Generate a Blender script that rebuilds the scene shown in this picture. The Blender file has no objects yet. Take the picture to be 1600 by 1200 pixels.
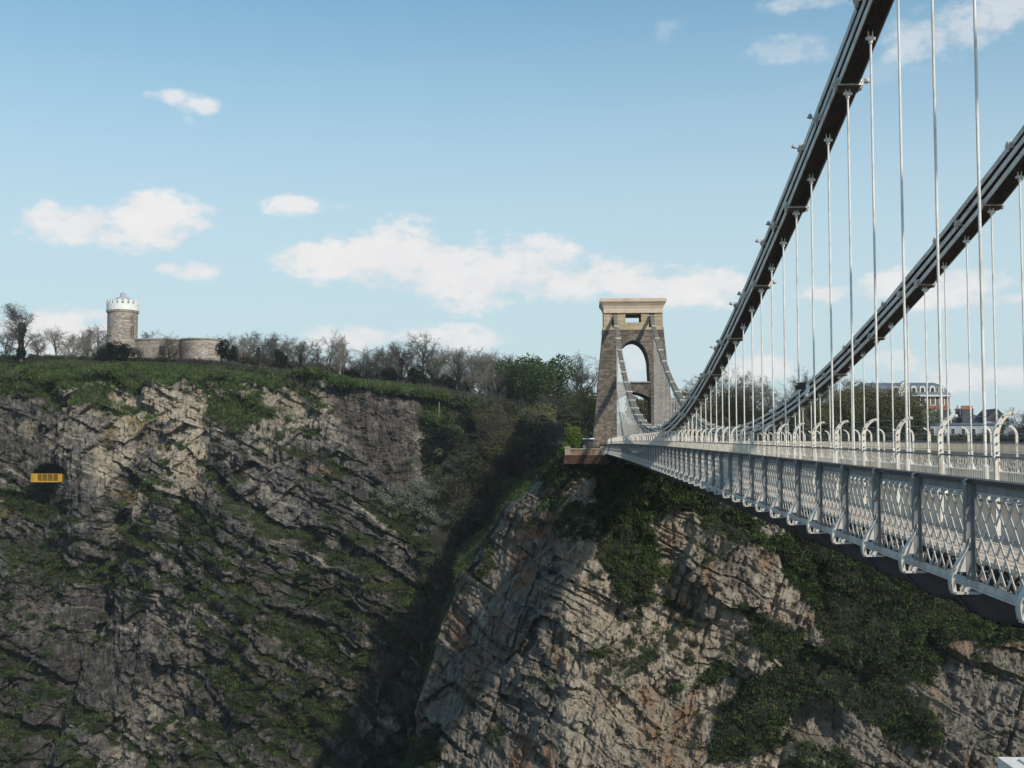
import bpy, math, random
import numpy as np
from mathutils import Vector, Matrix

S = bpy.context.scene
COL = S.collection

# ------------------------------------------------------------------ camera, sky, sun, exposure
F, YAW, PIT = 1876.3, 0.0512, 0.0614        # photo pixels (1600 wide), radians; X runs along the bridge, Y to its left, Z up, eye at 0
SUN_AZ, SUN_EL = math.radians(37), math.radians(38)   # sun behind the camera, SUN_AZ to the right of the bridge axis
cam_d = bpy.data.cameras.new('camera'); cam = bpy.data.objects.new('camera', cam_d); COL.objects.link(cam)
cam_d.sensor_width = 36; cam_d.lens = 36 * F / 1600; cam_d.clip_start = .1; cam_d.clip_end = 9000
fwd = Vector((math.cos(PIT) * math.cos(YAW), math.cos(PIT) * math.sin(YAW), math.sin(PIT)))
cam.rotation_euler = fwd.to_track_quat('-Z', 'Y').to_euler()
S.camera = cam
SUNV = Vector((-math.cos(SUN_EL) * math.cos(SUN_AZ), -math.cos(SUN_EL) * math.sin(SUN_AZ), math.sin(SUN_EL)))
sun_d = bpy.data.lights.new('sun', 'SUN'); sun_d.energy = 3.9; sun_d.angle = math.radians(1.2); sun_d.color = (1, .9, .77)
sun = bpy.data.objects.new('sun', sun_d); COL.objects.link(sun)
sun.rotation_euler = SUNV.to_track_quat('Z', 'Y').to_euler(); sun.location = (0, 0, 200)
S.view_settings.view_transform = 'Standard'; S.view_settings.look = 'None'
S.view_settings.exposure = 0; S.view_settings.gamma = 1; S.view_settings.use_curve_mapping = False
S.cycles.max_bounces = 5; S.cycles.diffuse_bounces = 3; S.cycles.transparent_max_bounces = 8

def at(px, py, X):
    """photo pixel -> point at distance X along the bridge axis"""
    a, u = (px - 800) / F, (600 - py) / F
    cp, sp = math.cos(PIT), math.sin(PIT)
    f, z = cp - u * sp, sp + u * cp
    c, s = math.cos(YAW), math.sin(YAW)
    x, y = f * c + a * s, f * s - a * c
    k = X / x
    return Vector((X, y * k, z * k))

def project(x, y, z):
    c, s = math.cos(YAW), math.sin(YAW); cp, sp = math.cos(PIT), math.sin(PIT)
    fx, r = x * c + y * s, x * s - y * c
    d = fx * cp + z * sp; u = -fx * sp + z * cp
    return 800 + F * r / d, 600 - F * u / d

W = bpy.data.worlds.new('World'); S.world = W; W.use_nodes = True
def build_world():
    nt = W.node_tree; N = nt.nodes; L = nt.links; N.clear()
    def m(op, a, b=None, c=None, clamp=False):
        n = N.new('ShaderNodeMath'); n.operation = op; n.use_clamp = clamp
        for i, v in enumerate((a, b, c)):
            if v is None: continue
            if isinstance(v, (int, float)): n.inputs[i].default_value = v
            else: L.new(v, n.inputs[i])
        return n.outputs[0]
    out = N.new('ShaderNodeOutputWorld'); bg = N.new('ShaderNodeBackground'); L.new(bg.outputs[0], out.inputs[0])
    sky = N.new('ShaderNodeTexSky'); sky.sky_type = 'NISHITA'; sky.sun_disc = False
    sky.sun_elevation = SUN_EL
    sky.sun_rotation = math.atan2(SUNV.x, SUNV.y)
    sky.air_density = 1.0; sky.dust_density = .4; sky.ozone_density = .8; sky.altitude = 100
    tc = N.new('ShaderNodeTexCoord'); d = tc.outputs['Generated']
    sep = N.new('ShaderNodeSeparateXYZ'); L.new(d, sep.inputs[0])
    az = m('ARCTAN2', sep.outputs[1], sep.outputs[0]); el = m('ARCSINE', sep.outputs[2])
    comb = N.new('ShaderNodeCombineXYZ'); L.new(az, comb.inputs[0]); L.new(m('MULTIPLY', el, 1.7), comb.inputs[1])
    def noise(scale, detail, rough=.6, off=0.):
        n = N.new('ShaderNodeTexNoise'); n.inputs['Scale'].default_value = scale; n.inputs['Detail'].default_value = detail
        n.inputs['Roughness'].default_value = rough
        mp = N.new('ShaderNodeMapping'); mp.inputs['Location'].default_value = (off, off * .7, off * .3)
        L.new(comb.outputs[0], mp.inputs[0]); L.new(mp.outputs[0], n.inputs['Vector'])
        return n.outputs['Fac']
    n1 = m('SUBTRACT', noise(16, 7, .55), .5); n2 = m('SUBTRACT', noise(60, 6, .6, 3.), .5)
    nn = m('ADD', m('MULTIPLY', n1, 4.6), m('MULTIPLY', n2, 2.6))
    blobs = [(130,352,100,32,1),(235,345,80,44,1),(318,350,34,9,.7),(262,150,38,14,.75),(312,165,30,18,.75),(296,188,12,8,.5),
             (292,425,50,17,.85),(465,320,46,19,.95),(520,325,40,9,.6),(520,408,95,28,1),(620,408,115,60,1),(720,425,125,56,1),
             (835,400,80,38,1),(830,440,150,34,1),(960,430,105,32,1),(1060,450,130,34,.95),(1135,445,60,24,.9),(600,448,50,16,.7),(770,470,70,10,.7),
             (105,515,85,34,1),(555,528,100,22,.9),(700,530,110,22,.9),(1290,458,55,14,.8),(1400,440,60,22,.9),(1500,452,80,30,.9),(1575,468,50,12,.8),
             (1240,75,70,28,.4),(1500,42,110,50,.55),(1575,20,90,60,.6),(1270,2,90,18,.5),(1045,50,26,20,.3),(1370,120,30,20,.25),
             (1180,575,60,22,.8),(1480,590,80,26,.7),(1600,590,50,20,.7),(990,565,40,30,.6),(1390,565,60,18,.5)]
    mask = None
    c, s = math.cos(YAW), math.sin(YAW)
    for px, py, rx, ry, op in blobs:
        v = at(px, py, 1.0).normalized()
        a0, e0 = math.atan2(v.y, v.x), math.asin(v.z)
        da = m('MULTIPLY', m('SUBTRACT', az, a0), 1876 / rx); de = m('MULTIPLY', m('SUBTRACT', el, e0), 1876 / ry)
        r2 = m('ADD', m('MULTIPLY', da, da), m('MULTIPLY', de, de))
        b = m('SUBTRACT', 1.32, r2)
        b = m('MULTIPLY', m('MULTIPLY', m('ADD', b, nn), .75, clamp=True), op)
        # noise only acts near the blob
        gate = m('SUBTRACT', 1.6, m('MULTIPLY', r2, .42), clamp=True)
        b = m('MULTIPLY', b, gate)
        mask = b if mask is None else m('SMOOTH_MAX', mask, b, .15)
    # same kind of clouds carry on outside the frame
    far = m('MULTIPLY', m('SUBTRACT', m('ABSOLUTE', m('SUBTRACT', az, .05)), .62), 6, clamp=True)
    up = m('MULTIPLY', m('SUBTRACT', el, .5), 6, clamp=True)
    gen = m('MULTIPLY', m('SUBTRACT', m('ADD', noise(3.5, 7, .6, 9.), m('MULTIPLY', n1, .5)), .56), 6, clamp=True)
    gen = m('MULTIPLY', gen, m('MAXIMUM', far, up))
    mask = m('MAXIMUM', mask, gen)
    mask = m('MINIMUM', m('MAXIMUM', mask, 0.), 1.)
    mr = N.new('ShaderNodeMapRange'); mr.interpolation_type = 'SMOOTHSTEP'; L.new(mask, mr.inputs[0])
    mr.inputs['To Max'].default_value = .93
    shade = N.new('ShaderNodeMix'); shade.data_type = 'RGBA'
    L.new(m('ADD', m('MULTIPLY', n1, 2.2), .62, clamp=True), shade.inputs[0])
    shade.inputs[6].default_value = (7.6, 7.6, 7.9, 1); shade.inputs[7].default_value = (9.1, 8.9, 8.8, 1)
    # sky tint
    hsv = N.new('ShaderNodeMix'); hsv.data_type = 'RGBA'; hsv.blend_type = 'MULTIPLY'; hsv.inputs[0].default_value = 1
    L.new(sky.outputs[0], hsv.inputs[6]); hsv.inputs[7].default_value = SKYTINT
    hz = N.new('ShaderNodeMix'); hz.data_type = 'RGBA'      # pale air low in the sky
    L.new(m('MULTIPLY', m('EXPONENT', m('MULTIPLY', m('POWER', m('MULTIPLY', m('MAXIMUM', el, 0.), 3.2), 3.), -1.)), .9), hz.inputs[0])
    L.new(hsv.outputs[2], hz.inputs[6]); hz.inputs[7].default_value = (6.05, 7.2, 7.7, 1)
    mix = N.new('ShaderNodeMix'); mix.data_type = 'RGBA'
    L.new(mr.outputs[0], mix.inputs[0]); L.new(hz.outputs[2], mix.inputs[6]); L.new(shade.outputs[2], mix.inputs[7])
    L.new(mix.outputs[2], bg.inputs[0]); bg.inputs[1].default_value = .1
SKYTINT = (.70, 1.36, 1.40, 1)
build_world()

# ------------------------------------------------------------------ helpers
def tag(o, label=None, cat=None, group=None, kind=None):
    if label: o['label'] = label
    if cat: o['category'] = cat
    if group: o['group'] = group
    if kind: o['kind'] = kind
    return o

def empty(name, loc=(0, 0, 0), rz=0, **k):
    o = bpy.data.objects.new(name, None); COL.objects.link(o); o.location = loc; o.rotation_euler = (0, 0, rz)
    o.empty_display_size = .3
    return tag(o, **k)

class MB:
    """collects shapes, then links them as one mesh object"""
    def __init__(s): s.v = []; s.f = []
    def add(s, vs, fs):
        n = len(s.v); s.v += [tuple(v) for v in vs]; s.f += [tuple(i + n for i in f) for f in fs]; return s
    def box(s, x0, x1, y0, y1, z0, z1):
        return s.add([(x0,y0,z0),(x1,y0,z0),(x1,y1,z0),(x0,y1,z0),(x0,y0,z1),(x1,y0,z1),(x1,y1,z1),(x0,y1,z1)],
                     [(0,3,2,1),(4,5,6,7),(0,1,5,4),(1,2,6,5),(2,3,7,6),(3,0,4,7)])
    def bar(s, a, b, w, h, up=(0, 0, 1)):
        """box beam from a to b, w wide sideways, h along up"""
        a, b = Vector(a), Vector(b); d = (b - a).normalized(); u = Vector(up)
        r = d.cross(u).normalized(); u = r.cross(d).normalized()
        vs = [p + r * (sx * w / 2) + u * (sz * h / 2) for p in (a, b) for sx, sz in ((-1,-1),(1,-1),(1,1),(-1,1))]
        return s.add(vs, [(0,1,2,3),(7,6,5,4),(0,4,5,1),(1,5,6,2),(2,6,7,3),(3,7,4,0)])
    def tube(s, pts, rad, n=8, cap=True):
        pts = [Vector(p) for p in pts]
        if not hasattr(rad, '__len__'): rad = [rad] * len(pts)
        rings = []; base = len(s.v)
        for i, p in enumerate(pts):
            d = (pts[min(i + 1, len(pts) - 1)] - pts[max(i - 1, 0)]).normalized()
            ref = Vector((0, 1, 0)) if abs(d.y) < .9 else Vector((1, 0, 0))
            a = d.cross(ref).normalized(); b = d.cross(a)
            for k in range(n):
                t = 2 * math.pi * k / n
                s.v.append(tuple(p + (a * math.cos(t) + b * math.sin(t)) * rad[i]))
        for i in range(len(pts) - 1):
            for k in range(n):
                s.f.append((base + i*n + k, base + i*n + (k+1) % n, base + (i+1)*n + (k+1) % n, base + (i+1)*n + k))
        if cap:
            s.f.append(tuple(base + k for k in range(n))[::-1]); s.f.append(tuple(base + (len(pts)-1)*n + k for k in range(n)))
        return s
    def lathe(s, prof, n=24, c=(0, 0, 0), a0=0, a1=2*math.pi):
        full = abs(a1 - a0 - 2 * math.pi) < 1e-6; m = n if full else n + 1; base = len(s.v)
        for r, z in prof:
            for k in range(m):
                t = a0 + (a1 - a0) * k / n
                s.v.append((c[0] + r * math.cos(t), c[1] + r * math.sin(t), c[2] + z))
        for i in range(len(prof) - 1):
            for k in range(n):
                k2 = (k + 1) % m
                s.f.append((base + i*m + k, base + i*m + k2, base + (i+1)*m + k2, base + (i+1)*m + k))
        return s
    def prism_x(s, poly, x0, x1):
        """poly in (y,z) extruded in x"""
        n = len(poly)
        vs = [(x0, y, z) for y, z in poly] + [(x1, y, z) for y, z in poly]
        return s.add(vs, [tuple(range(n))[::-1], tuple(range(n, 2*n))] + [(i, (i+1) % n, (i+1) % n + n, i + n) for i in range(n)])
    def prism_z(s, poly, z0, z1):
        n = len(poly)
        vs = [(x, y, z0) for x, y in poly] + [(x, y, z1) for x, y in poly]
        return s.add(vs, [tuple(range(n))[::-1], tuple(range(n, 2*n))] + [(i, (i+1) % n, (i+1) % n + n, i + n) for i in range(n)])
    def mesh(s, name, mat, smooth=False):
        me = bpy.data.meshes.new(name); me.from_pydata(s.v, [], s.f); me.materials.append(mat)
        if smooth: me.polygons.foreach_set('use_smooth', [True] * len(me.polygons))
        me.update(); return me
    def build(s, name, mat, parent=None, smooth=False, loc=None, **k):
        return put(name, s.mesh(name, mat, smooth), parent, loc, **k)

def put(name, me, parent=None, loc=None, rot=None, scl=None, **k):
    o = bpy.data.objects.new(name, me); COL.objects.link(o)
    if parent: o.parent = parent
    if loc is not None: o.location = loc
    if rot is not None: o.rotation_euler = rot
    if scl is not None: o.scale = scl
    return tag(o, **k)

# numpy noise
def _h(ix, iy, seed):
    n = (ix.astype(np.int64) * 374761393 + iy.astype(np.int64) * 668265263 + seed * 1442695041) & 0x7fffffff
    n = ((n ^ (n >> 13)) * 1274126177) & 0x7fffffff
    return ((n ^ (n >> 16)) & 0xffff) / 65535.0
def vnoise(x, y, seed=0):
    ix, iy = np.floor(x), np.floor(y); fx, fy = x - ix, y - iy
    fx = fx*fx*fx*(fx*(fx*6-15)+10); fy = fy*fy*fy*(fy*(fy*6-15)+10)
    a, b = _h(ix, iy, seed), _h(ix+1, iy, seed); c, d = _h(ix, iy+1, seed), _h(ix+1, iy+1, seed)
    return (a + (b-a)*fx) * (1-fy) + (c + (d-c)*fx) * fy - .5
def fbm(x, y, seed=0, oct=5, gain=.5):
    r = np.zeros(np.broadcast(x, y).shape); a = 1.
    for i in range(oct):
        r += a * vnoise(x * 2**i + 17.3*i, y * 2**i - 9.1*i, seed + i); a *= gain
    return r
def blocks(a, b, sa, sb, seed, jit=.3, facet=False):
    """broken masonry-like rock blocks: (random per block, distance to the nearest joint in metres)"""
    bb = b / sb; row = np.floor(bb + jit * vnoise(bb * .0 + a / (sa * 3), bb * .7, seed))
    bl = bb + jit * vnoise(bb * 0 + a / (sa * 3), bb * .7, seed) - row
    wd = .6 + .9 * _h(row, row * 0, seed + 5)
    aa = a / (sa * wd) + 7.7 * _h(row, row * 0 + 3, seed + 9)
    aa = aa + jit * vnoise(aa * .7, bb * 1.3, seed + 3); cel = np.floor(aa); al = aa - cel
    e = np.minimum(np.minimum(bl, 1 - bl) * sb, np.minimum(al, 1 - al) * sa * wd)
    if facet:
        ra, rb = _h(cel, row, seed + 21) - .5, _h(cel, row, seed + 31) - .5
        return _h(cel, row, seed + 11), e, ra * (al - .5) * sa * wd + rb * (bl - .5) * sb
    return _h(cel, row, seed + 11), e
def sstep(a, b, x):
    t = np.clip((x - a) / (b - a), 0, 1); return t * t * (3 - 2 * t)
def blur(a, k):
    a = a.astype(float)
    for ax in (0, 1):
        for _ in range(2):
            p = np.pad(a, [(k + 1, k) if i == ax else (0, 0) for i in (0, 1)], mode='edge'); c = np.cumsum(p, axis=ax)
            n = a.shape[ax]; hi = np.take(c, np.arange(2*k+1, 2*k+1+n), ax); lo = np.take(c, np.arange(0, n), ax); a = (hi - lo) / (2*k+1)
    return a
def ridged(x, y, seed=0, oct=5, gain=.5):
    r = np.zeros(np.broadcast(x, y).shape); a = 1.
    for i in range(oct):
        r += a * (.5 - 2 * np.abs(vnoise(x * 2**i + 7.3*i, y * 2**i - 4.1*i, seed + i))); a *= gain
    return r
def inpoly(px, py, poly):
    r = np.zeros(px.shape, bool); n = len(poly)
    for i in range(n):
        x0, y0 = poly[i]; x1, y1 = poly[(i + 1) % n]
        c = ((y0 > py) != (y1 > py)) & (px < (x1 - x0) * (py - y0) / ((y1 - y0) or 1e-9) + x0)
        r ^= c
    return r
def grid_mesh(name, P, mat, attrs=None, smooth=False):
    n, m = P.shape[:2]; me = bpy.data.meshes.new(name)
    idx = np.arange(n * m).reshape(n, m)
    q = np.stack([idx[:-1, :-1], idx[:-1, 1:], idx[1:, 1:], idx[1:, :-1]], -1).reshape(-1, 4)
    me.vertices.add(n * m); me.vertices.foreach_set('co', P.reshape(-1).astype(np.float32))
    me.loops.add(q.size); me.loops.foreach_set('vertex_index', q.reshape(-1).astype(np.int32))
    me.polygons.add(len(q)); me.polygons.foreach_set('loop_start', np.arange(0, q.size, 4, dtype=np.int32))
    me.polygons.foreach_set('loop_total', np.full(len(q), 4, np.int32))
    me.polygons.foreach_set('use_smooth', np.full(len(q), smooth))
    me.materials.append(mat); me.update(calc_edges=True)
    for k, v in (attrs or {}).items():
        a = me.attributes.new(k, 'FLOAT', 'POINT'); a.data.foreach_set('value', v.reshape(-1).astype(np.float32))
    return me
def normals(P):
    du = np.gradient(P, axis=0); dv = np.gradient(P, axis=1)
    n = np.cross(du, dv); n /= np.linalg.norm(n, axis=-1, keepdims=True) + 1e-9
    return n

# ------------------------------------------------------------------ materials
def new_mat(name):
    m = bpy.data.materials.new(name); m.use_nodes = True; nt = m.node_tree
    return m, nt, nt.nodes, nt.links, nt.nodes['Principled BSDF']
def ramp(N, L, fac, stops):
    r = N.new('ShaderNodeValToRGB'); e = r.color_ramp.elements
    while len(e) < len(stops): e.new(.5)
    for el, (p, c) in zip(e, stops): el.position = p; el.color = (*c, 1)
    L.new(fac, r.inputs[0]); return r.outputs[0]
def tnoise(N, L, scale, detail=4, rough=.55, vec=None, stretch=None):
    n = N.new('ShaderNodeTexNoise'); n.inputs['Scale'].default_value = scale; n.inputs['Detail'].default_value = detail
    n.inputs['Roughness'].default_value = rough
    if vec is None:
        g = N.new('ShaderNodeNewGeometry'); vec = g.outputs['Position']
    if stretch:
        mp = N.new('ShaderNodeMapping'); mp.inputs['Scale'].default_value = stretch; L.new(vec, mp.inputs[0]); vec = mp.outputs[0]
    L.new(vec, n.inputs['Vector']); return n.outputs['Fac']
def mixc(N, L, f, a, b, mode='MIX'):
    n = N.new('ShaderNodeMix'); n.data_type = 'RGBA'; n.blend_type = mode
    for i, v in ((0, f), (6, a), (7, b)):
        if isinstance(v, (int, float)): n.inputs[i].default_value = v
        elif isinstance(v, tuple): n.inputs[i].default_value = (*v, 1)
        else: L.new(v, n.inputs[i])
    return n.outputs[2]
def mth(N, L, op, a, b=0., clamp=False):
    n = N.new('ShaderNodeMath'); n.operation = op; n.use_clamp = clamp
    for i, v in enumerate((a, b)):
        if isinstance(v, (int, float)): n.inputs[i].default_value = v
        else: L.new(v, n.inputs[i])
    return n.outputs[0]
def bump(N, L, h, strength, dist, bs):
    b = N.new('ShaderNodeBump'); b.inputs['Strength'].default_value = strength; b.inputs['Distance'].default_value = dist
    L.new(h, b.inputs['Height']); L.new(b.outputs[0], bs.inputs['Normal'])
def worn(name, col, col2, scale=2.5, rough=.5, metal=0., stretch=None, bumpd=.0, spec=.4):
    """painted or bare surface with uneven tone"""
    m, nt, N, L, bs = new_mat(name)
    f = tnoise(N, L, scale, 6, .65, stretch=stretch)
    c = ramp(N, L, f, [(.32, col2), (.55, col), (.8, tuple(min(1, v * 1.08) for v in col))])
    if 'paint' in name:      # grime and rust runs down the ironwork
        g1 = tnoise(N, L, 1.0, 6, .7, stretch=(5, 5, .7)); g2 = tnoise(N, L, .5, 3, .6)
        gf = mth(N, L, 'MULTIPLY', mth(N, L, 'SUBTRACT', mth(N, L, 'ADD', mth(N, L, 'MULTIPLY', g1, .7), mth(N, L, 'MULTIPLY', g2, .3)), .54), 5., clamp=True)
        c = mixc(N, L, mth(N, L, 'MULTIPLY', gf, .55), c, (.20, .135, .085))
    L.new(c, bs.inputs['Base Color']); bs.inputs['Roughness'].default_value = rough; bs.inputs['Metallic'].default_value = metal
    bs.inputs['Specular IOR Level'].default_value = spec
    if bumpd: bump(N, L, f, .6, bumpd, bs)
    return m
M = {}
M['cream_paint'] = worn('cream_paint', (.74, .69, .61), (.55, .49, .40), 3, .5)
M['shaded_grey_paint'] = worn('shaded_grey_paint', (.27, .28, .285), (.18, .187, .19), 4, .5)  # shade on the standards is put into this darker grey
M['lattice_paint'] = worn('lattice_paint', (.60, .59, .56), (.42, .41, .385), 6, .45)
M['chain_paint'] = worn('chain_paint', (.70, .66, .60), (.42, .37, .31), 1.3, .5, stretch=(1, 4, 1))
M['rod_paint'] = worn('rod_paint', (.80, .77, .72), (.60, .56, .50), 3, .4)
M['web_paint'] = worn('web_paint', (.86, .75, .62), (.76, .65, .52), 1.2, .55)
M['dark_timber'] = worn('dark_timber', (.075, .068, .066), (.035, .032, .032), 5, .55, stretch=(.3, 8, 8))
M['boards'] = worn('boards', (.58, .49, .39), (.38, .30, .23), 2.5, .8, stretch=(.4, 9, 1))
M['asphalt'] = worn('asphalt', (.06, .06, .062), (.04, .04, .04), 9, .9)
M['under_iron'] = worn('under_iron', (.085, .085, .095), (.05, .05, .055), 3, .6)
M['shaded_iron'] = worn('shaded_iron', (.10, .085, .075), (.05, .042, .038), 2, .6)
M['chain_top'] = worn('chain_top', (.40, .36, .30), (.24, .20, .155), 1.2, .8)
M['lamp_body'] = worn('lamp_body', (.5, .5, .5), (.3, .3, .3), 9, .4)
M['black_plastic'] = worn('black_plastic', (.03, .03, .035), (.02, .02, .02), 9, .5)
M['white_paint'] = worn('white_paint', (.8, .8, .78), (.66, .65, .62), 1.5, .6)
M['yellow_metal'] = worn('yellow_metal', (.62, .36, .035), (.45, .25, .03), 3, .5)
M['wire'] = worn('wire', (.35, .35, .34), (.25, .25, .25), 5, .5)
M['glass_dark'] = worn('glass_dark', (.05, .055, .065), (.03, .03, .035), 3, .15)
M['frame_white'] = worn('frame_white', (.72, .7, .66), (.6, .57, .52), 2, .5)
M['slate'] = worn('slate', (.12, .145, .175), (.075, .09, .11), 1.5, .5, stretch=(1, 1, 5))
M['dark_roof'] = worn('dark_roof', (.07, .065, .07), (.04, .038, .04), 1.5, .7)
M['pink_render'] = worn('pink_render', (.50, .45, .43), (.4, .36, .34), .6, .8)
M['blue_render'] = worn('blue_render', (.33, .37, .41), (.25, .28, .31), .6, .8)
M['pot'] = worn('pot', (.42, .17, .09), (.28, .1, .06), 3, .8)
M['bark'] = worn('bark', (.105, .09, .072), (.05, .043, .036), 3, .9, stretch=(1, 1, .3), bumpd=.05)
M['pale_bark'] = worn('pale_bark', (.26, .235, .20), (.14, .12, .10), 3, .9, stretch=(1, 1, .3))
M['twigs'] = worn('twigs', (.092, .084, .066), (.052, .048, .038), 1.5, .9)
M['pale_twigs'] = worn('pale_twigs', (.23, .21, .175), (.14, .125, .10), 1.5, .9)
M['path'] = worn('path', (.42, .35, .27), (.32, .26, .2), 1, .9)
M['plaque'] = worn('plaque', (.035, .035, .035), (.02, .02, .02), 3, .5)
M['skin'] = worn('skin', (.5, .34, .26), (.42, .28, .2), 9, .6)

def masonry(name, c1, c2, c3, mortar, bw, bh, bumpd=.05, stain=.5, rough=.88):
    m, nt, N, L, bs = new_mat(name)
    tc = N.new('ShaderNodeTexCoord'); obj = tc.outputs['Object']
    # wall coordinate: run along the dominant horizontal direction
    sep = N.new('ShaderNodeSeparateXYZ'); L.new(obj, sep.inputs[0])
    add = mth(N, L, 'ADD', sep.outputs[0], sep.outputs[1])
    cb = N.new('ShaderNodeCombineXYZ'); L.new(add, cb.inputs[0]); L.new(sep.outputs[2], cb.inputs[1])
    wob = tnoise(N, L, 1.2, 2, vec=obj)
    mp = N.new('ShaderNodeVectorMath'); mp.operation = 'ADD'; L.new(cb.outputs[0], mp.inputs[0])
    w2 = N.new('ShaderNodeCombineXYZ'); L.new(mth(N, L, 'MULTIPLY', wob, .2), w2.inputs[0]); L.new(mth(N, L, 'MULTIPLY', wob, .12), w2.inputs[1])
    L.new(w2.outputs[0], mp.inputs[1])
    br = N.new('ShaderNodeTexBrick'); L.new(mp.outputs[0], br.inputs['Vector'])
    br.inputs['Scale'].default_value = 1; br.inputs['Brick Width'].default_value = bw; br.inputs['Row Height'].default_value = bh
    br.inputs['Mortar Size'].default_value = bh * .06; br.inputs['Mortar Smooth'].default_value = .4
    br.inputs['Color1'].default_value = (0, 0, 0, 1); br.inputs['Color2'].default_value = (1, 1, 1, 1); br.inputs['Mortar'].default_value = (.5, .5, .5, 1)
    n1 = tnoise(N, L, 1 / bw * 1.3, 3, .7, vec=obj); n2 = tnoise(N, L, .12, 5, .6, vec=obj); n3 = tnoise(N, L, 6, 4, .7, vec=obj)
    f = mth(N, L, 'ADD', mth(N, L, 'MULTIPLY', br.outputs['Color'], .35), mth(N, L, 'MULTIPLY', n1, .65))
    c = ramp(N, L, f, [(.25, c3), (.5, c1), (.72, c2)])
    c = mixc(N, L, br.outputs['Fac'], c, mortar)
    st = ramp(N, L, mth(N, L, 'ADD', n2, mth(N, L, 'MULTIPLY', n3, .25)), [(.42, (1 - stain,) * 3), (.75, (1.08, 1.05, 1.0))])
    c = mixc(N, L, 1., c, st, 'MULTIPLY')
    L.new(c, bs.inputs['Base Color']); bs.inputs['Roughness'].default_value = rough; bs.inputs['Specular IOR Level'].default_value = .2
    h = mth(N, L, 'ADD', mth(N, L, 'MULTIPLY', f, .9), mth(N, L, 'MULTIPLY', br.outputs['Fac'], -.8))
    bump(N, L, h, .8, bumpd, bs)
    return m
M['tower_stone'] = masonry('tower_stone', (.165, .14, .118), (.27, .23, .19), (.085, .072, .062), (.14, .12, .10), .72, .3, .12, .4)
M['ashlar'] = masonry('ashlar', (.43, .345, .235), (.50, .41, .285), (.36, .28, .19), (.30, .24, .165), 1.6, .75, .03, .22)
M['cap_stone'] = worn('cap_stone', (.58, .46, .355), (.48, .37, .28), .7, .8)
M['obs_stone'] = masonry('obs_stone', (.36, .315, .28), (.54, .48, .43), (.18, .155, .14), (.33, .295, .265), .55, .36, .05, .3)
M['wall_stone'] = masonry('wall_stone', (.24, .16, .115), (.34, .25, .18), (.14, .09, .065), (.2, .15, .11), .7, .35, .05, .45)
M['coping'] = worn('coping', (.34, .28, .21), (.22, .18, .14), 1.5, .85)
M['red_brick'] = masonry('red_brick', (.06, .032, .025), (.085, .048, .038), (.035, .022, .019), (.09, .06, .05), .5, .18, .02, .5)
M['house_brick'] = masonry('house_brick', (.22, .14, .105), (.27, .18, .14), (.17, .105, .08), (.3, .2, .15), .5, .18, .01, .2)

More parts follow.
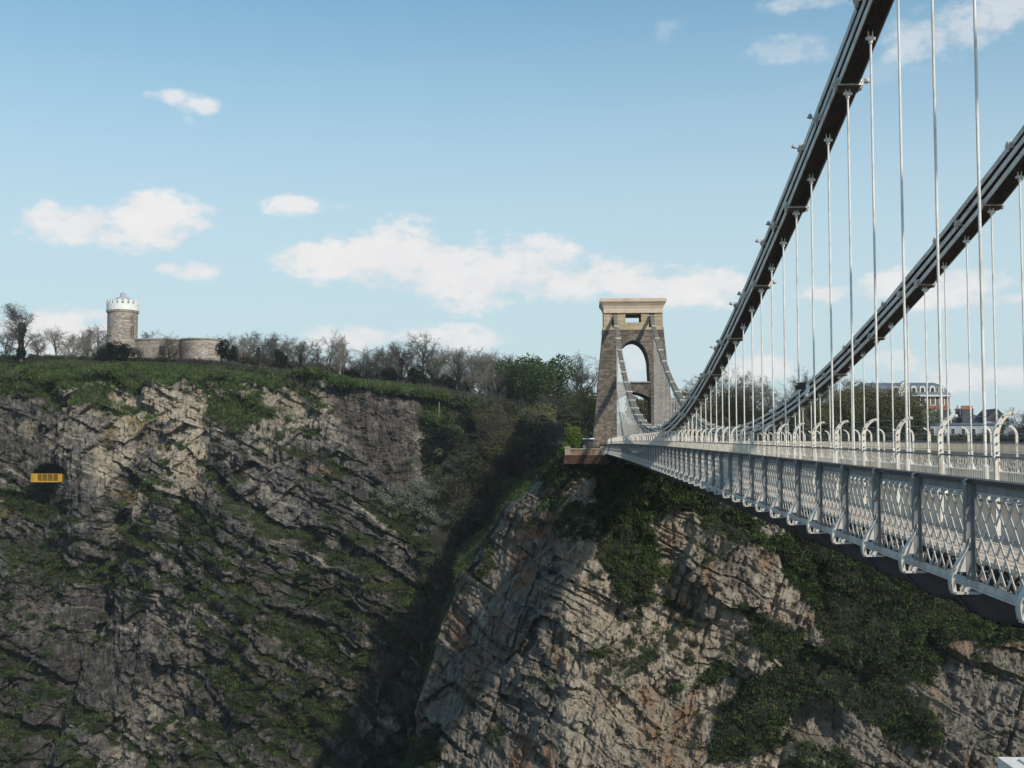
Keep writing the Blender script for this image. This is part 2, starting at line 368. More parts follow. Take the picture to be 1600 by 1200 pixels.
def rock_mat(name, dark):
    """limestone face; attributes: veg (grass / soil cover), warm (cream scars, sunlit rock put into the tint), rust (iron stain)"""
    m, nt, N, L, bs = new_mat(name)
    geo = N.new('ShaderNodeNewGeometry'); pos = geo.outputs['Position']
    def attr(a):
        n = N.new('ShaderNodeAttribute'); n.attribute_name = a; return n.outputs['Fac']
    veg, warm, rust, crack_dark = attr('veg'), attr('warm'), attr('rust'), attr('crack_dark')
    n1 = tnoise(N, L, .09, 8, .66, vec=pos)
    streak = tnoise(N, L, .9, 7, .68, vec=pos, stretch=(1.2, 1.2, .18))
    fine = tnoise(N, L, 1.9, 9, .74, vec=pos)
    mid = tnoise(N, L, .42, 9, .72, vec=pos)
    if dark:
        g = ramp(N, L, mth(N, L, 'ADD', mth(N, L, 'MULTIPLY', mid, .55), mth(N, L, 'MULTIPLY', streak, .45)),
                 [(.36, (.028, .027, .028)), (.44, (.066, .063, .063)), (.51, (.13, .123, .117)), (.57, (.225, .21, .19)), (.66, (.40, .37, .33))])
    else:
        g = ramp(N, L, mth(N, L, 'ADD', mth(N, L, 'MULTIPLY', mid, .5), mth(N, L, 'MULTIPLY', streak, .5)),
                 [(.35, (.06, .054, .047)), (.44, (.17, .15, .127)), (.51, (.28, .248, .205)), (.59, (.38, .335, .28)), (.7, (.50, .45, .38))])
    wm = ramp(N, L, mth(N, L, 'ADD', mth(N, L, 'MULTIPLY', streak, .55), mth(N, L, 'MULTIPLY', fine, .45)),
              [(.36, (.10, .078, .058)), (.43, (.33, .277, .21)), (.51, (.49, .425, .335)), (.62, (.62, .55, .45))])
    wf = mth(N, L, 'MULTIPLY', mth(N, L, 'ADD', warm, mth(N, L, 'MULTIPLY', mth(N, L, 'SUBTRACT', mid, .5), 1.6)), 1.6, clamp=True)
    wf = mth(N, L, 'MULTIPLY', wf, mth(N, L, 'MULTIPLY', warm, 4., clamp=True))
    c = mixc(N, L, wf, g, wm)
    ox = ramp(N, L, fine, [(.35, (.24, .10, .04)), (.6, (.42, .22, .10))])
    rf = mth(N, L, 'MULTIPLY', rust, mth(N, L, 'MULTIPLY', mth(N, L, 'SUBTRACT', mid, .38), 5., clamp=True))
    c = mixc(N, L, rf, c, ox)
    # small natural iron stains everywhere
    c = mixc(N, L, mth(N, L, 'MULTIPLY', mth(N, L, 'SUBTRACT', n1, .60), 5., clamp=True), c, mixc(N, L, .5, c, (.30, .19, .10)))
    lich = mth(N, L, 'MULTIPLY', mth(N, L, 'SUBTRACT', fine, .60), 9., clamp=True)
    c = mixc(N, L, mth(N, L, 'MULTIPLY', lich, .6), c, (.36, .35, .33) if dark else (.48, .45, .40))
    c = mixc(N, L, mth(N, L, 'MULTIPLY', crack_dark, .6), c, (.035, .03, .026))
    gr = ramp(N, L, mth(N, L, 'ADD', mth(N, L, 'MULTIPLY', n1, .5), mth(N, L, 'MULTIPLY', fine, .5)),
              [(.36, (.018, .020, .012)), (.46, (.034, .038, .019)), (.55, (.055, .066, .026)), (.62, (.078, .066, .038)), (.72, (.085, .10, .038))])
    vf = mth(N, L, 'MULTIPLY', mth(N, L, 'ADD', mth(N, L, 'SUBTRACT', veg, .5), mth(N, L, 'MULTIPLY', mth(N, L, 'SUBTRACT', fine, .5), 1.3)), 5., clamp=True)
    c = mixc(N, L, vf, c, gr)
    L.new(c, bs.inputs['Base Color']); bs.inputs['Roughness'].default_value = .95; bs.inputs['Specular IOR Level'].default_value = .1
    hh = mth(N, L, 'ADD', mth(N, L, 'MULTIPLY', fine, .6), mth(N, L, 'MULTIPLY', streak, .8))
    bump(N, L, hh, 1., 1.3, bs)
    return m
M['dark_rock'] = rock_mat('dark_rock', True)  # cloud shade over the left cliff is put into this darker rock
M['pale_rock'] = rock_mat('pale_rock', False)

def leaf_mat(name, cols, trans=.25):
    m, nt, N, L, bs = new_mat(name)
    oi = N.new('ShaderNodeObjectInfo'); f = oi.outputs['Random']
    n = tnoise(N, L, .35, 3)
    ff = mth(N, L, 'ADD', mth(N, L, 'MULTIPLY', f, .5), mth(N, L, 'MULTIPLY', n, .5))
    k = len(cols)
    c = ramp(N, L, ff, [(.2 + .6 * i / max(1, k - 1), c) for i, c in enumerate(cols)])
    L.new(c, bs.inputs['Base Color']); bs.inputs['Roughness'].default_value = .7; bs.inputs['Specular IOR Level'].default_value = .2
    tr = N.new('ShaderNodeBsdfTranslucent'); L.new(c, tr.inputs[0])
    mx = N.new('ShaderNodeMixShader'); mx.inputs[0].default_value = trans
    out = nt.nodes['Material Output']; L.new(bs.outputs[0], mx.inputs[1]); L.new(tr.outputs[0], mx.inputs[2]); L.new(mx.outputs[0], out.inputs[0])
    return m
M['ivy'] = leaf_mat('ivy', [(.011, .015, .009), (.024, .033, .014), (.040, .058, .021), (.068, .098, .032)])
M['scrub'] = leaf_mat('scrub', [(.032, .031, .019), (.060, .056, .032), (.050, .064, .026), (.092, .084, .052)])
M['grass'] = leaf_mat('grass', [(.038, .060, .017), (.068, .11, .027), (.11, .155, .042)])
M['blossom'] = leaf_mat('blossom', [(.10, .12, .08), (.2, .22, .16), (.30, .31, .25)])
M['gorse'] = leaf_mat('gorse', [(.30, .22, .02), (.46, .33, .03)])
M['fresh_leaf'] = leaf_mat('fresh_leaf', [(.022, .038, .012), (.038, .062, .017), (.058, .09, .024)])
M['olive_leaf'] = leaf_mat('olive_leaf', [(.060, .055, .028), (.105, .100, .045), (.13, .135, .055)])
M['yew_leaf'] = leaf_mat('yew_leaf', [(.008, .014, .008), (.016, .026, .012)])
M['yellow_leaf'] = leaf_mat('yellow_leaf', [(.07, .11, .02), (.12, .18, .025), (.19, .24, .03)])

# ------------------------------------------------------------------ the land: plateau, ravine, gorge floor
def plateau(Y):
    return np.interp(Y, [-400, -60, -6, 2, 17, 35, 66, 100, 163, 500], [2, 1.5, .8, 5, 13.5, 17.5, 21, 25.5, 27.5, 27])
def ground(X, Y):
    X = np.asarray(X, float); Y = np.asarray(Y, float)
    P = plateau(Y)
    z = np.minimum(P, 1.2 + np.clip(X - 206, 0, None) * .16 + 60 * sstep(14, 24, Y))
    rim = np.interp(Y, [-60, 0, 5, 9, 14, 44, 60, 600], [197, 197, 222, 262, 324, 309, 309, 309])   # gorge side of this line the river flows
    g = sstep(0, 10, X - rim)
    z = -78 + (z + 78) * g
    z = z + .6 * fbm(X / 9, Y / 9, 3) * (z > -70)
    return z
def axis(segs):
    return np.unique(np.concatenate([np.linspace(a, b, n) for a, b, n in segs]))
gx = axis([(-3000, -200, 12), (-200, 150, 12), (150, 190, 10), (190, 450, 240), (450, 900, 40), (900, 6500, 26)])
gy = axis([(-6000, -400, 24), (-400, -60, 60), (-60, 200, 240), (200, 500, 30), (500, 6000, 20)])
GX, GY = np.meshgrid(gx, gy, indexing='ij'); GZ = ground(GX, GY)
Pg = np.stack([GX, GY, GZ], -1)
nz = normals(Pg)[..., 2]
veg = np.clip(.62 + .9 * fbm(GX / 25, GY / 25, 77), 0, 1)
put('ground', grid_mesh('ground', Pg, M['dark_rock'], {'veg': np.maximum(veg, .55) + .25, 'warm': np.zeros_like(GX), 'rust': np.zeros_like(GX), 'crack_dark': np.zeros_like(GX)}, True),
    kind='structure', label='wooded hillside and plateau above the gorge')
river = MB(); river.add([(-3000, -6000, -77.2), (100, -6000, -77.2), (100, 6000, -77.2), (-3000, 6000, -77.2)], [(0, 1, 2, 3)])
river.build('river', worn('river_water', (.09, .075, .055), (.06, .05, .04), .3, .15), kind='structure', label='muddy river on the gorge floor')

# ---- left cliff
def left_cliff():
    nu, nv = 780, 620
    Yv = np.linspace(215, -14, nu)            # across
    v = np.linspace(0, 1, nv)
    U, V = np.meshgrid(Yv, v, indexing='ij')
    P = plateau(U)
    rim = P - np.interp(U, [-14, 45, 70, 100, 130, 160, 215], [2, 2.5, 2, 4, 7, 9, 9]) + 5.5 * fbm(U / 11, U * 0, 5) * sstep(40, 70, U) + 1.5 * fbm(U / 3, U * 0, 6)
    vr = .84                                  # rim parameter
    z = np.where(V < vr, -78 + (rim + 78) * (V / vr), rim + (P - rim) * np.clip((V - vr) / .12, 0, 1) - 3.0 * np.clip((V - .96) / .04, 0, 1))
    t = np.clip(V / vr, 0, 1)
    X = 258 + 40 * t ** 1.15
    X = np.where(V >= vr, 298 + 38 * np.clip((V - vr) / .16, 0, 1), X)
    # plan: right end turns back into the ravine, left end swings a little nearer
    X = X + .42 * np.clip(44 - U, 0, None) + np.clip(44 - U, 0, 30) * .55 * (1 - t) * -1 + 12 * np.clip((U - 120) / 90, 0, 1) ** 2 * -1
    A, Z = U, z
    wx, wz = A + 2 * fbm(A / 24, Z / 24, 21), Z + 1.6 * fbm(A / 24, Z / 24, 22)
    dip = math.radians(27)
    # bedding: in the picture beds fall to the right (towards smaller Y)
    q = wz * math.cos(dip) - wx * math.sin(dip); p = wz * math.sin(dip) + wx * math.cos(dip)
    face = sstep(1, .8, V / vr) * 1.0
    big = 7.5 * fbm(A / 42, Z / 55, 31, 4)
    def ledge(q, per, seed):
        qq = q / per + 1.1 * fbm(p / 70, q / 25, seed); fr = qq - np.floor(qq)
        amp = .5 + .8 * _h(np.floor(qq), np.floor(qq) * 0, seed + 2)
        return amp * (sstep(.0, .34, 1 - fr) * 0 + np.where(fr < .68, -fr * .25, -.17 + (fr - .68) * 3.1) ) * .5, fr
    l1, f1 = ledge(q, 13, 41); l2, f2 = ledge(q + 3 * fbm(p / 18, q / 18, 90), 4.4, 42)
    h1, e1, t1 = blocks(p + .3 * q, q, 9, 6, 51, facet=True); h2, e2, t2 = blocks(p + .25 * q, q, 3.6, 2.5, 52, facet=True); h3, e3, t3 = blocks(p, q, 1.6, 1.1, 53, facet=True)
    lm = np.clip(.55 + 1.6 * fbm(A / 30, Z / 30, 61, 3), .1, 1)
    flut = ridged(wx / 3.2, wz / 9., 171, 5, .6)
    r0x, r0y = project(X, U, z)
    r0x = r0x + 22 * fbm(A / 9, Z / 9, 201); r0y = r0y + 22 * fbm(A / 9, Z / 9, 202)
    wl = blur(inpoly(r0x, r0y, [(-200, 600), (60, 625), (150, 635), (178, 700), (172, 790), (120, 840), (100, 750), (30, 720), (-200, 720)]) | inpoly(r0x, r0y, [(180, 610), (325, 640), (330, 750), (255, 750), (240, 690), (180, 700)])
              | inpoly(r0x, r0y, [(60, 960), (150, 930), (230, 980), (210, 1100), (120, 1090), (70, 1040)]) | inpoly(r0x, r0y, [(390, 640), (480, 650), (560, 700), (460, 700), (400, 690)]), 10)
    wd = blur((r0x > 330) & (r0y > 800) | (r0x > 100) & (r0y > 830) & (r0y < 930), 14)
    big = big + 5 * ridged(A / 26, Z / 80, 203, 3) + 3.5 * fbm(A / 12, Z / 40, 204, 3)
    disp = big + 10 * l1 * lm * (1 - .85 * wl) + l2 * (2.4 + 3.2 * wd) * (1 - .85 * wl) + 2.2 * wl * ridged(wx / 2.2, wz / 16., 205, 5, .6) + 1.5 * (h1 - .5) + 1.1 * (h2 - .5) + .5 * (h3 - .5) + .9 * t1 + (1.1 * t2 + 1.1 * t3) * (1 - .6 * wl) * .8 + 1.2 * flut + 1.1 * fbm(A / 2.4, Z / 3.0, 71, 4, .6)
    # buttresses read off the photograph: a great quarried face, a grey prow, the notch under the cave
    q0x, q0y = project(X, U, z)
    quarry = inpoly(q0x + 6 * fbm(z / 4, A / 4, 8), q0y + 6 * fbm(z / 4, A / 4, 9), [(512, 610), (570, 603), (655, 625), (652, 700), (640, 770), (610, 765), (560, 720), (520, 650)])
    q2 = q + .9 * fbm(p / 34, q / 12, 220); kb = np.round(q2 / 4.6); db = np.abs(q2 / 4.6 - kb + .3 * (_h(kb, kb * 0, 221) - .5)) * 4.6
    bedg = np.clip(1 - db / .4, 0, 1) * np.clip(.35 + 3 * vnoise(p / 14, kb * 3.1, 222), 0, 1) * (1 - .7 * wl)
    disp = disp + 1.7 * bedg * (.5 + .8 * wd)
    qm = blur(quarry, 3); disp = disp * (1 - qm) + qm * (4.0 + 1.3 * fbm(A / 2, Z / 2, 72, 5, .65) + .4 * (h3 - .5))
    prow = np.exp(-((q0x - 120 - .02 * (q0y - 700)) / 38) ** 2) * sstep(560, 640, q0y) * sstep(900, 760, q0y)
    gully = np.exp(-((q0x - 168 + .35 * (q0y - 840)) / 22) ** 2) * sstep(640, 700, q0y)
    gul2 = np.exp(-((q0x - 55 + .0 * q0y) / 26) ** 2) * sstep(752, 770, q0y) * sstep(1000, 900, q0y)
    disp = disp - 6 * prow + 4 * gully + 3 * gul2
    damp = np.clip((1.0 - V) / .05, 0, 1) * np.where(V > vr, .35, 1)
    X2 = X + disp * damp
    zz = z + np.where(V > vr, 1.0 * fbm(A / 6, X / 6, 15) * np.clip((1 - V) / .05, 0, 1), .8 * fbm(A / 5, Z / 5, 16))
    px, py = project(X2, U, zz)
    # cave mouth behind the yellow balcony
    ax, ay = (px - 73) / 21, (py - 744) / 20
    plat = (np.abs(px - 73) < 30) & (py > 712) & (py < 760); Xp_ = float(np.median(X2[plat]))
    pw = blur(plat, 9); X2 = X2 * (1 - pw) + pw * (Xp_ + .4 * (X2 - Xp_))          # even rock round the cave mouth
    cave = (ax ** 2 + np.where(ay < 0, ay, ay * .0) ** 2 < 1) & (py < 754) & (py > 715)
    X2 = np.where(cave, X2 + 9, X2)
    Pm = np.stack([X2, U, zz], -1)
    N_ = normals(Pm); N_ *= np.sign(N_[..., 2:3] + 1e-6) * 1
    nz = np.abs(N_[..., 2])
    # smooth slope estimate
    zs = sum(np.roll(np.roll(nz, i, 0), j, 1) for i in range(-2, 3) for j in range(-2, 3)) / 25
    n_big = fbm(A / 16, Z / 13, 81, 5); n_sm = fbm(A / 4, Z / 3, 82, 4)
    band = blur((f1 > .66) & (f1 < .97), 1) * np.clip(lm * 1.3, 0, 1) * (1 - .9 * wl) + .8 * blur((f2 > .66) & (f2 < .98), 1) * wd * np.clip(.5 + 3 * fbm(p / 20, q / 6, 230), 0, 1)
    veg = np.clip(.20 + (zs - .56) * 2.6 + .5 * n_big + .4 * n_sm + .55 * band, 0, 1)
    veg = np.where(V > vr, np.clip(veg + .5, 0, 1), veg)
    def patch(poly, val, soft=10):
        nonlocal veg
        w = inpoly(px + soft * 2.2 * fbm(A / 5, Z / 5, 91), py + soft * 2.2 * fbm(A / 5, Z / 5, 92), poly)
        veg = np.where(w, np.clip(veg * .8 + val * .5 - .08 + .7 * n_sm, 0, 1), veg)
    patch([(650, 640), (700, 640), (760, 700), (780, 800), (740, 900), (690, 930), (600, 800), (520, 760), (640, 750)], .75)
    patch([(0, 1040), (90, 1050), (130, 1130), (110, 1200), (0, 1200)], .55)
    patch([(45, 755), (100, 755), (105, 830), (110, 900), (60, 900), (40, 830)], .8)
    patch([(170, 690), (250, 640), (255, 730), (200, 740)], .55)
    patch([(230, 780), (310, 790), (440, 820), (520, 880), (560, 930), (470, 905), (330, 850), (240, 830)], .5)
    patch([(200, 1130), (420, 1080), (620, 1000), (680, 1200), (220, 1200)], .55)
    patch([(420, 640), (470, 650), (540, 700), (600, 770), (680, 840), (700, 900), (560, 790), (480, 740), (400, 690)], .45)
    patch([(0, 560), (160, 560), (440, 580), (520, 600), (300, 600), (150, 585), (60, 620), (0, 610)], .5)
    veg = np.where(inpoly(px, py, [(0, 620), (60, 640), (150, 640), (170, 740), (150, 830), (105, 800), (100, 750), (80, 720), (30, 730), (0, 700)]), veg * .25, veg)
    veg = np.where(quarry, np.clip(veg - .8, 0, 1), veg)
    veg = np.clip(veg + .9 * sstep(655, 720, px + 25 * fbm(A / 8, Z / 8, 98)) * (1 - .3 * sstep(850, 1000, py)), 0, 1)
    warm = np.zeros_like(A)
    for poly, val in (([(185, 625), (240, 610), (320, 640), (318, 680), (255, 660), (235, 650), (210, 690), (180, 690)], 1.0),
                      ([(250, 690), (310, 680), (325, 745), (300, 750), (255, 735)], 1.0), ([(145, 700), (172, 705), (168, 770), (148, 765)], .7),
                      ([(183, 705), (203, 705), (200, 735), (186, 735)], .9), ([(640, 655), (665, 660), (660, 720), (645, 750)], .9), ([(650, 690), (690, 720), (680, 740), (650, 730)], .6),
                      ([(430, 615), (450, 615), (448, 640), (432, 640)], .8), ([(110, 575), (160, 575), (210, 620), (110, 620)], .35), ([(300, 590), (440, 590), (560, 650), (300, 640)], .3),
                      ([(140, 985), (165, 985), (160, 1000), (140, 998)], .5), ([(250, 745), (330, 750), (300, 790), (250, 770)], .35)):
        w = inpoly(px + 14 * fbm(A / 4, Z / 4, 93), py + 14 * fbm(A / 4, Z / 4, 94), poly); warm = np.where(w, val, warm)
    warm = blur(warm, 5)
    # crests of ledges: pale rock, with sunlit edges put into the colour
    crest = np.maximum(np.clip(1 - np.abs(f2 - .62) / .06, 0, 1), 1.3 * np.clip(1 - np.abs(f1 - .63) / .03, 0, 1)) * np.clip(.4 + 2 * fbm(A / 12, Z / 12, 95), 0, 1)
    warm = np.clip(warm * .95 + .5 * crest + .22 * sstep(800, 640, py) * (px > 90) + .25 * np.clip(2.2 * fbm(A / 18, Z / 12, 96), 0, 1), 0, 1)
    cg = np.clip(.35 + 2.5 * fbm(A / 10, Z / 10, 97), 0, 1)
    crack_dark = np.clip(1 - np.minimum(e1 / .3, e2 / .2), 0, 1) * .3 * cg
    crack_dark = np.where(V > vr, 0, crack_dark)
    wall_dark = .55 * sstep(800, 960, py + 40 * fbm(A / 14, Z / 14, 99)) + .35 * sstep(120, 40, px) + .25 * sstep(450, 560, px)   # darker towards the bottom and at both sides
    wall_dark = np.clip(wall_dark + .9 * fbm(A / 9, Z / 6, 100, 4), 0, .8) * (V < vr) * (warm < .75)
    crack_dark = np.maximum(crack_dark, wall_dark); warm = warm * (1 - .8 * qm); crack_dark = np.maximum(crack_dark, .72 * qm * np.clip(1 + 1.1 * fbm(A / 3, Z / 3, 101, 4) - .8 * sstep(640, 610, py - .1 * (px - 512)), 0, 1.1))
    crack_dark = np.where(cave, 1., np.clip(crack_dark, 0, 1))  # cave hollow coloured dark, its shade painted in
    rust = np.where(quarry, .12, 0.) + .5 * (inpoly(px, py, [(480, 725), (520, 735), (510, 745), (480, 735)]))
    put('cliff', grid_mesh('left_cliff', Pm, M['dark_rock'], {'veg': veg, 'warm': warm, 'rust': rust, 'crack_dark': crack_dark}),
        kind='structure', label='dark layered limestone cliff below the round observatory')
    return Pm, veg, px, py, N_
LC = left_cliff()

# ---- right cliff, under the far tower
def right_cliff():
    nu, nv = 760, 560
    s = np.concatenate([np.linspace(34, 0, 90)[:-1], np.linspace(0, -96, nu - 89)])
    v = np.linspace(0, 1, nv); Sg, V = np.meshgrid(s, v, indexing='ij')
    vr = .93
    z = -78 + 79 * np.clip(V / vr, 0, 1)
    z = np.where(V > vr, 1.0 + 0 * z, z)
    ye = np.interp(z, [-78, -46, -33.6, -26, -18.4, -13.7, -7.6, -2, 1], [28, 23.5, 21, 19, 16.5, 12.5, 9.2, 3.4, 2.2])
    face = Sg <= 0
    Y = np.where(face, Sg + ye * np.clip(1 + Sg / 70, 0, 1), ye + .12 * Sg)
    Xf = np.interp(z, [-78, -50, -20, 0, 1], [166, 177, 189, 196.5, 197])
    SL = .95
    ez, ey = [], []
    for ppx, ppy in ((560, 1560), (640, 1200), (665, 1060), (690, 980), (715, 900), (770, 850), (800, 790), (862, 735), (876, 708)):
        zz_, yy_ = 0., 5.
        for _ in range(8):
            xf_ = float(np.interp(zz_, [-78, -50, -20, 0, 1], [166, 177, 189, 196.5, 197])) + SL * max(0, yy_ - 1)
            v_ = at(ppx, ppy, xf_); zz_, yy_ = v_.z, v_.y
        ez.append(zz_); ey.append(yy_)
    ye = np.interp(z, ez, ey)
    Y = np.where(face, Sg + ye * np.clip(1 + Sg / 70, 0, 1), ye + .12 * Sg)
    Xf = Xf + SL * np.clip(np.minimum(Y, ye) - 1, 0, None)
    right = np.clip(-Sg - 30, 0, None)
    Xf = Xf + .12 * right * np.clip(z / -40, 0, 1) * -1
    X = np.where(face, Xf, Xf + 1.9 * Sg)
    X = np.where(V > vr, X + 14 * (V - vr) / (1 - vr), X)
    A, Z = Y, z
    wx, wz = A + 2.2 * fbm(A / 14, Z / 14, 121), Z + 2.2 * fbm(A / 14, Z / 14, 122)
    dip = math.radians(27); q = wz * math.cos(dip) - wx * math.sin(dip); p = wz * math.sin(dip) + wx * math.cos(dip)
    h1, e1, t1 = blocks(p + .35 * q, q, 12, 8.5, 151, .2, True); h2, e2, t2 = blocks(p + .3 * q, q, 5, 3.6, 152, .2, True); h3, e3, t3 = blocks(p + .1 * q, q, 1.5, 1.5, 153, .3, True)
    ribs = fbm((p + .3 * q) / 3.0, q / 13, 170, 5, .58)
    rb2 = ridged((wx + .3 * wz) / 2.6, wz / 10., 175, 5, .6); cg = np.clip(.45 + 2.2 * fbm(A / 9, Z / 9, 176), 0, 1)
    disp = 4.5 * fbm(A / 30, Z / 40, 131, 3) + 1.6 * (h1 - .5) + .9 * (h2 - .5) + .35 * (h3 - .5) + .7 * t1 + .6 * t2 + .7 * t3 + .9 * ribs + 1.1 * rb2 + 1.1 * fbm(A / 1.6, Z / 2.4, 171, 4, .65)
    # bedding lines: thin undercuts
    qq = q / 8.5; fr = qq - np.floor(qq + .0); disp += .0 * fr
    c1 = np.clip(1 - e1 / .45, 0, 1); c2 = np.clip(1 - e2 / .28, 0, 1)
    c1 = c1 * .5; disp += 1.0 * c1 * cg + .3 * c2 * cg
    q2 = q + .9 * fbm(p / 30, q / 12, 210); j2 = A + .33 * Z + 1.1 * fbm(A / 12, Z / 20, 211)
    def groove(c, per, wdt, seed, along):
        k = np.round(c / per + .28 * _h(np.round(c / per), c * 0, seed)); d = np.abs(c / per - k + .28 * (_h(k, k * 0, seed) - .5)) * per
        return np.clip(1 - d / wdt, 0, 1) * np.clip(.5 + 3 * vnoise(along / 11, k * 3.7, seed + 1), 0, 1)
    c3 = np.maximum(groove(q2, 6.3, .30, 212, p), .5 * groove(q2, 3.4, .2, 213, p)); c4 = np.maximum(groove(j2, 7.5, .30, 214, Z), .45 * groove(j2, 4.3, .2, 215, Z))
    disp += 1.1 * c3 + .9 * c4
    h5 = _h(np.floor(j2 / 7.5), np.floor(q2 / 6.3), 216); disp += 2.0 * (blur(h5, 1) - .5)
    c1 = np.maximum(c1, np.maximum(c3, c4))
    disp *= np.clip((1 - V) / .07, 0, 1) * np.clip((V) / .02, 0, 1)
    disp *= np.where(face, 1, np.clip(1 - Sg / 30, .2, 1))
    X2 = X + disp
    Y2 = Y + np.where(face, .0, 1.4 * ribs)
    Y2 = Y2 + 1.6 * fbm(Z / 5, A / 30, 133) * np.exp(-np.abs(Sg) / 10)
    px, py = project(X2, Y2, z)
    # overhung slot low on the face, and the square niche on the right
    slot = inpoly(px, py, [(770, 1080), (800, 1088), (850, 1108), (862, 1132), (830, 1122), (795, 1100)])
    X2 = X2 + 2.6 * slot
    niche = inpoly(px, py, [(1245, 1092), (1300, 1088), (1318, 1110), (1312, 1165), (1240, 1158)])
    X2 = X2 + 4.5 * niche
    block = inpoly(px + 5 * fbm(A / 3, Z / 3, 5), py, [(1085, 838), (1120, 825), (1215, 858), (1220, 900), (1190, 945), (1140, 950), (1060, 895)])
    X2 = X2 - 2.4 * block
    hol = inpoly(px, py, [(1020, 792), (1080, 792), (1088, 830), (1060, 893), (1032, 885), (1022, 850)])
    X2 = X2 + 1.2 * hol
    Pm = np.stack([X2, Y2, z + .5 * fbm(A / 4, Z / 4, 18)], -1)
    px, py = project(Pm[..., 0], Pm[..., 1], Pm[..., 2])
    N_ = normals(Pm); nz = np.abs(N_[..., 2])
    zs = sum(np.roll(np.roll(nz, i, 0), j, 1) for i in range(-2, 3) for j in range(-2, 3)) / 25
    n_big = fbm(A / 12, Z / 10, 181, 5); n_sm = fbm(A / 3, Z / 2.5, 182, 4)
    veg = np.clip(.02 + (zs - .55) * 1.6 + .75 * n_big + .6 * n_sm, 0, 1)
    wpx, wpy = px + 26 * fbm(A / 4, Z / 4, 191), py + 26 * fbm(A / 4, Z / 4, 192)
    ivy = np.zeros_like(A)
    for poly, val in (([(1090, 780), (1140, 800), (1210, 830), (1265, 880), (1310, 1000), (1290, 1000), (1215, 870), (1190, 845), (1110, 820)], 1.),
                      ([(1200, 820), (1330, 850), (1500, 920), (1700, 980), (1700, 1010), (1540, 1000), (1480, 1010), (1460, 1060), (1390, 1050), (1300, 1000), (1240, 880)], 1.),
                      ([(1160, 950), (1290, 1000), (1420, 1070), (1480, 1150), (1440, 1180), (1380, 1140), (1260, 1080), (1180, 1000)], .8),
                      ([(925, 735), (1100, 735), (1110, 785), (1020, 785), (1030, 880), (1020, 935), (985, 945), (965, 920), (940, 880), (925, 800)], 1.),
                      ([(860, 715), (930, 715), (932, 735), (890, 765), (850, 740)], .9),
                      ([(800, 835), (850, 825), (900, 800), (940, 815), (930, 850), (870, 835)], .5), ([(760, 850), (785, 860), (775, 900), (755, 900)], .6),
                      ([(850, 770), (900, 790), (880, 800), (840, 790)], .5),
                      ([(1100, 1160), (1160, 1060), (1240, 1040), (1245, 1120), (1200, 1180), (1110, 1200)], .8), ([(1240, 1160), (1320, 1160), (1340, 1200), (1230, 1200)], .6),
                      ([(1080, 1075), (1165, 980), (1185, 985), (1110, 1080)], .5), ([(640, 1165), (680, 1140), (690, 1200), (630, 1200)], .7), ([(765, 1130), (800, 1120), (790, 1160), (760, 1170)], .5),
                      ([(1500, 960), (1600, 1000), (1640, 1060), (1520, 1040)], .45)):
        w = inpoly(wpx, wpy, poly); ivy = np.where(w, np.maximum(ivy, val), ivy)
    veg = np.clip(veg + ivy, 0, 1); veg = np.where(niche | slot, 0, veg)
    veg = np.where((~face) & (V < vr), np.clip(veg + .5 * sstep(3, 12, Sg), 0, 1), veg)
    veg = np.where(V > vr, 1, veg)
    warm = np.where(px > 880, .55, .0) * np.where(px > 1330, .3, 1)  # sunlit zones of the face put into the warm tint
    warm = warm * np.where(inpoly(wpx, wpy, [(1085, 838), (1120, 825), (1215, 858), (1220, 900), (1190, 945), (1140, 950), (1060, 895)]), .45, 1)
    warm = np.where(inpoly(wpx, wpy, [(1015, 790), (1095, 790), (1090, 830), (1060, 895), (1030, 890)]), 1., warm)
    warm = np.where(inpoly(wpx, wpy, [(1220, 880), (1260, 900), (1290, 1000), (1230, 975), (1190, 945)]), .9, warm)
    warm = np.where(inpoly(wpx, wpy, [(880, 890), (1010, 890), (1010, 1000), (960, 1060), (880, 1000)]), .85, warm)
    rust = np.zeros_like(A)
    for poly, val in (([(825, 800), (880, 800), (900, 815), (850, 855), (820, 850)], .9), ([(850, 735), (872, 735), (868, 785), (850, 780)], .9), ([(845, 700), (900, 700), (905, 790), (850, 790)], .15),
                      ([(1190, 845), (1225, 860), (1215, 890), (1185, 880)], .7), ([(1250, 955), (1280, 960), (1275, 985), (1240, 975)], .5), ([(1070, 1080), (1110, 1060), (1080, 1130), (1045, 1190), (1050, 1120)], .9),
                      ([(712, 905), (730, 905), (725, 940), (708, 930)], .7), ([(868, 1005), (882, 995), (880, 1035), (866, 1032)], .8), ([(1020, 1180), (1060, 1175), (1060, 1200), (1020, 1200)], .7), ([(1530, 975), (1600, 985), (1600, 1015), (1540, 1005)], .7)):
        rust = np.where(inpoly(wpx, wpy, poly), val, rust)
    warm = blur(warm, 5) * np.clip(.9 + 1.3 * fbm(A / 5, Z / 8, 217, 4), .2, 1.3); rust = np.maximum(blur(rust, 3), .75 * np.clip(4 * (fbm(A / 4, Z / 9, 218, 4) - .26), 0, 1))
    crack_dark = np.clip(np.maximum(c1, c2 * .6), 0, 1) * np.clip(1.2 - veg, 0, 1) * cg
    crack_dark = np.where(V > vr, 0, crack_dark)
    put('cliff', grid_mesh('right_cliff', Pm, M['pale_rock'], {'veg': veg, 'warm': warm, 'rust': rust, 'crack_dark': crack_dark}),
        kind='structure', label='sunlit pale limestone cliff under the far tower')
    return Pm, veg, px, py, ivy
RC = right_cliff()

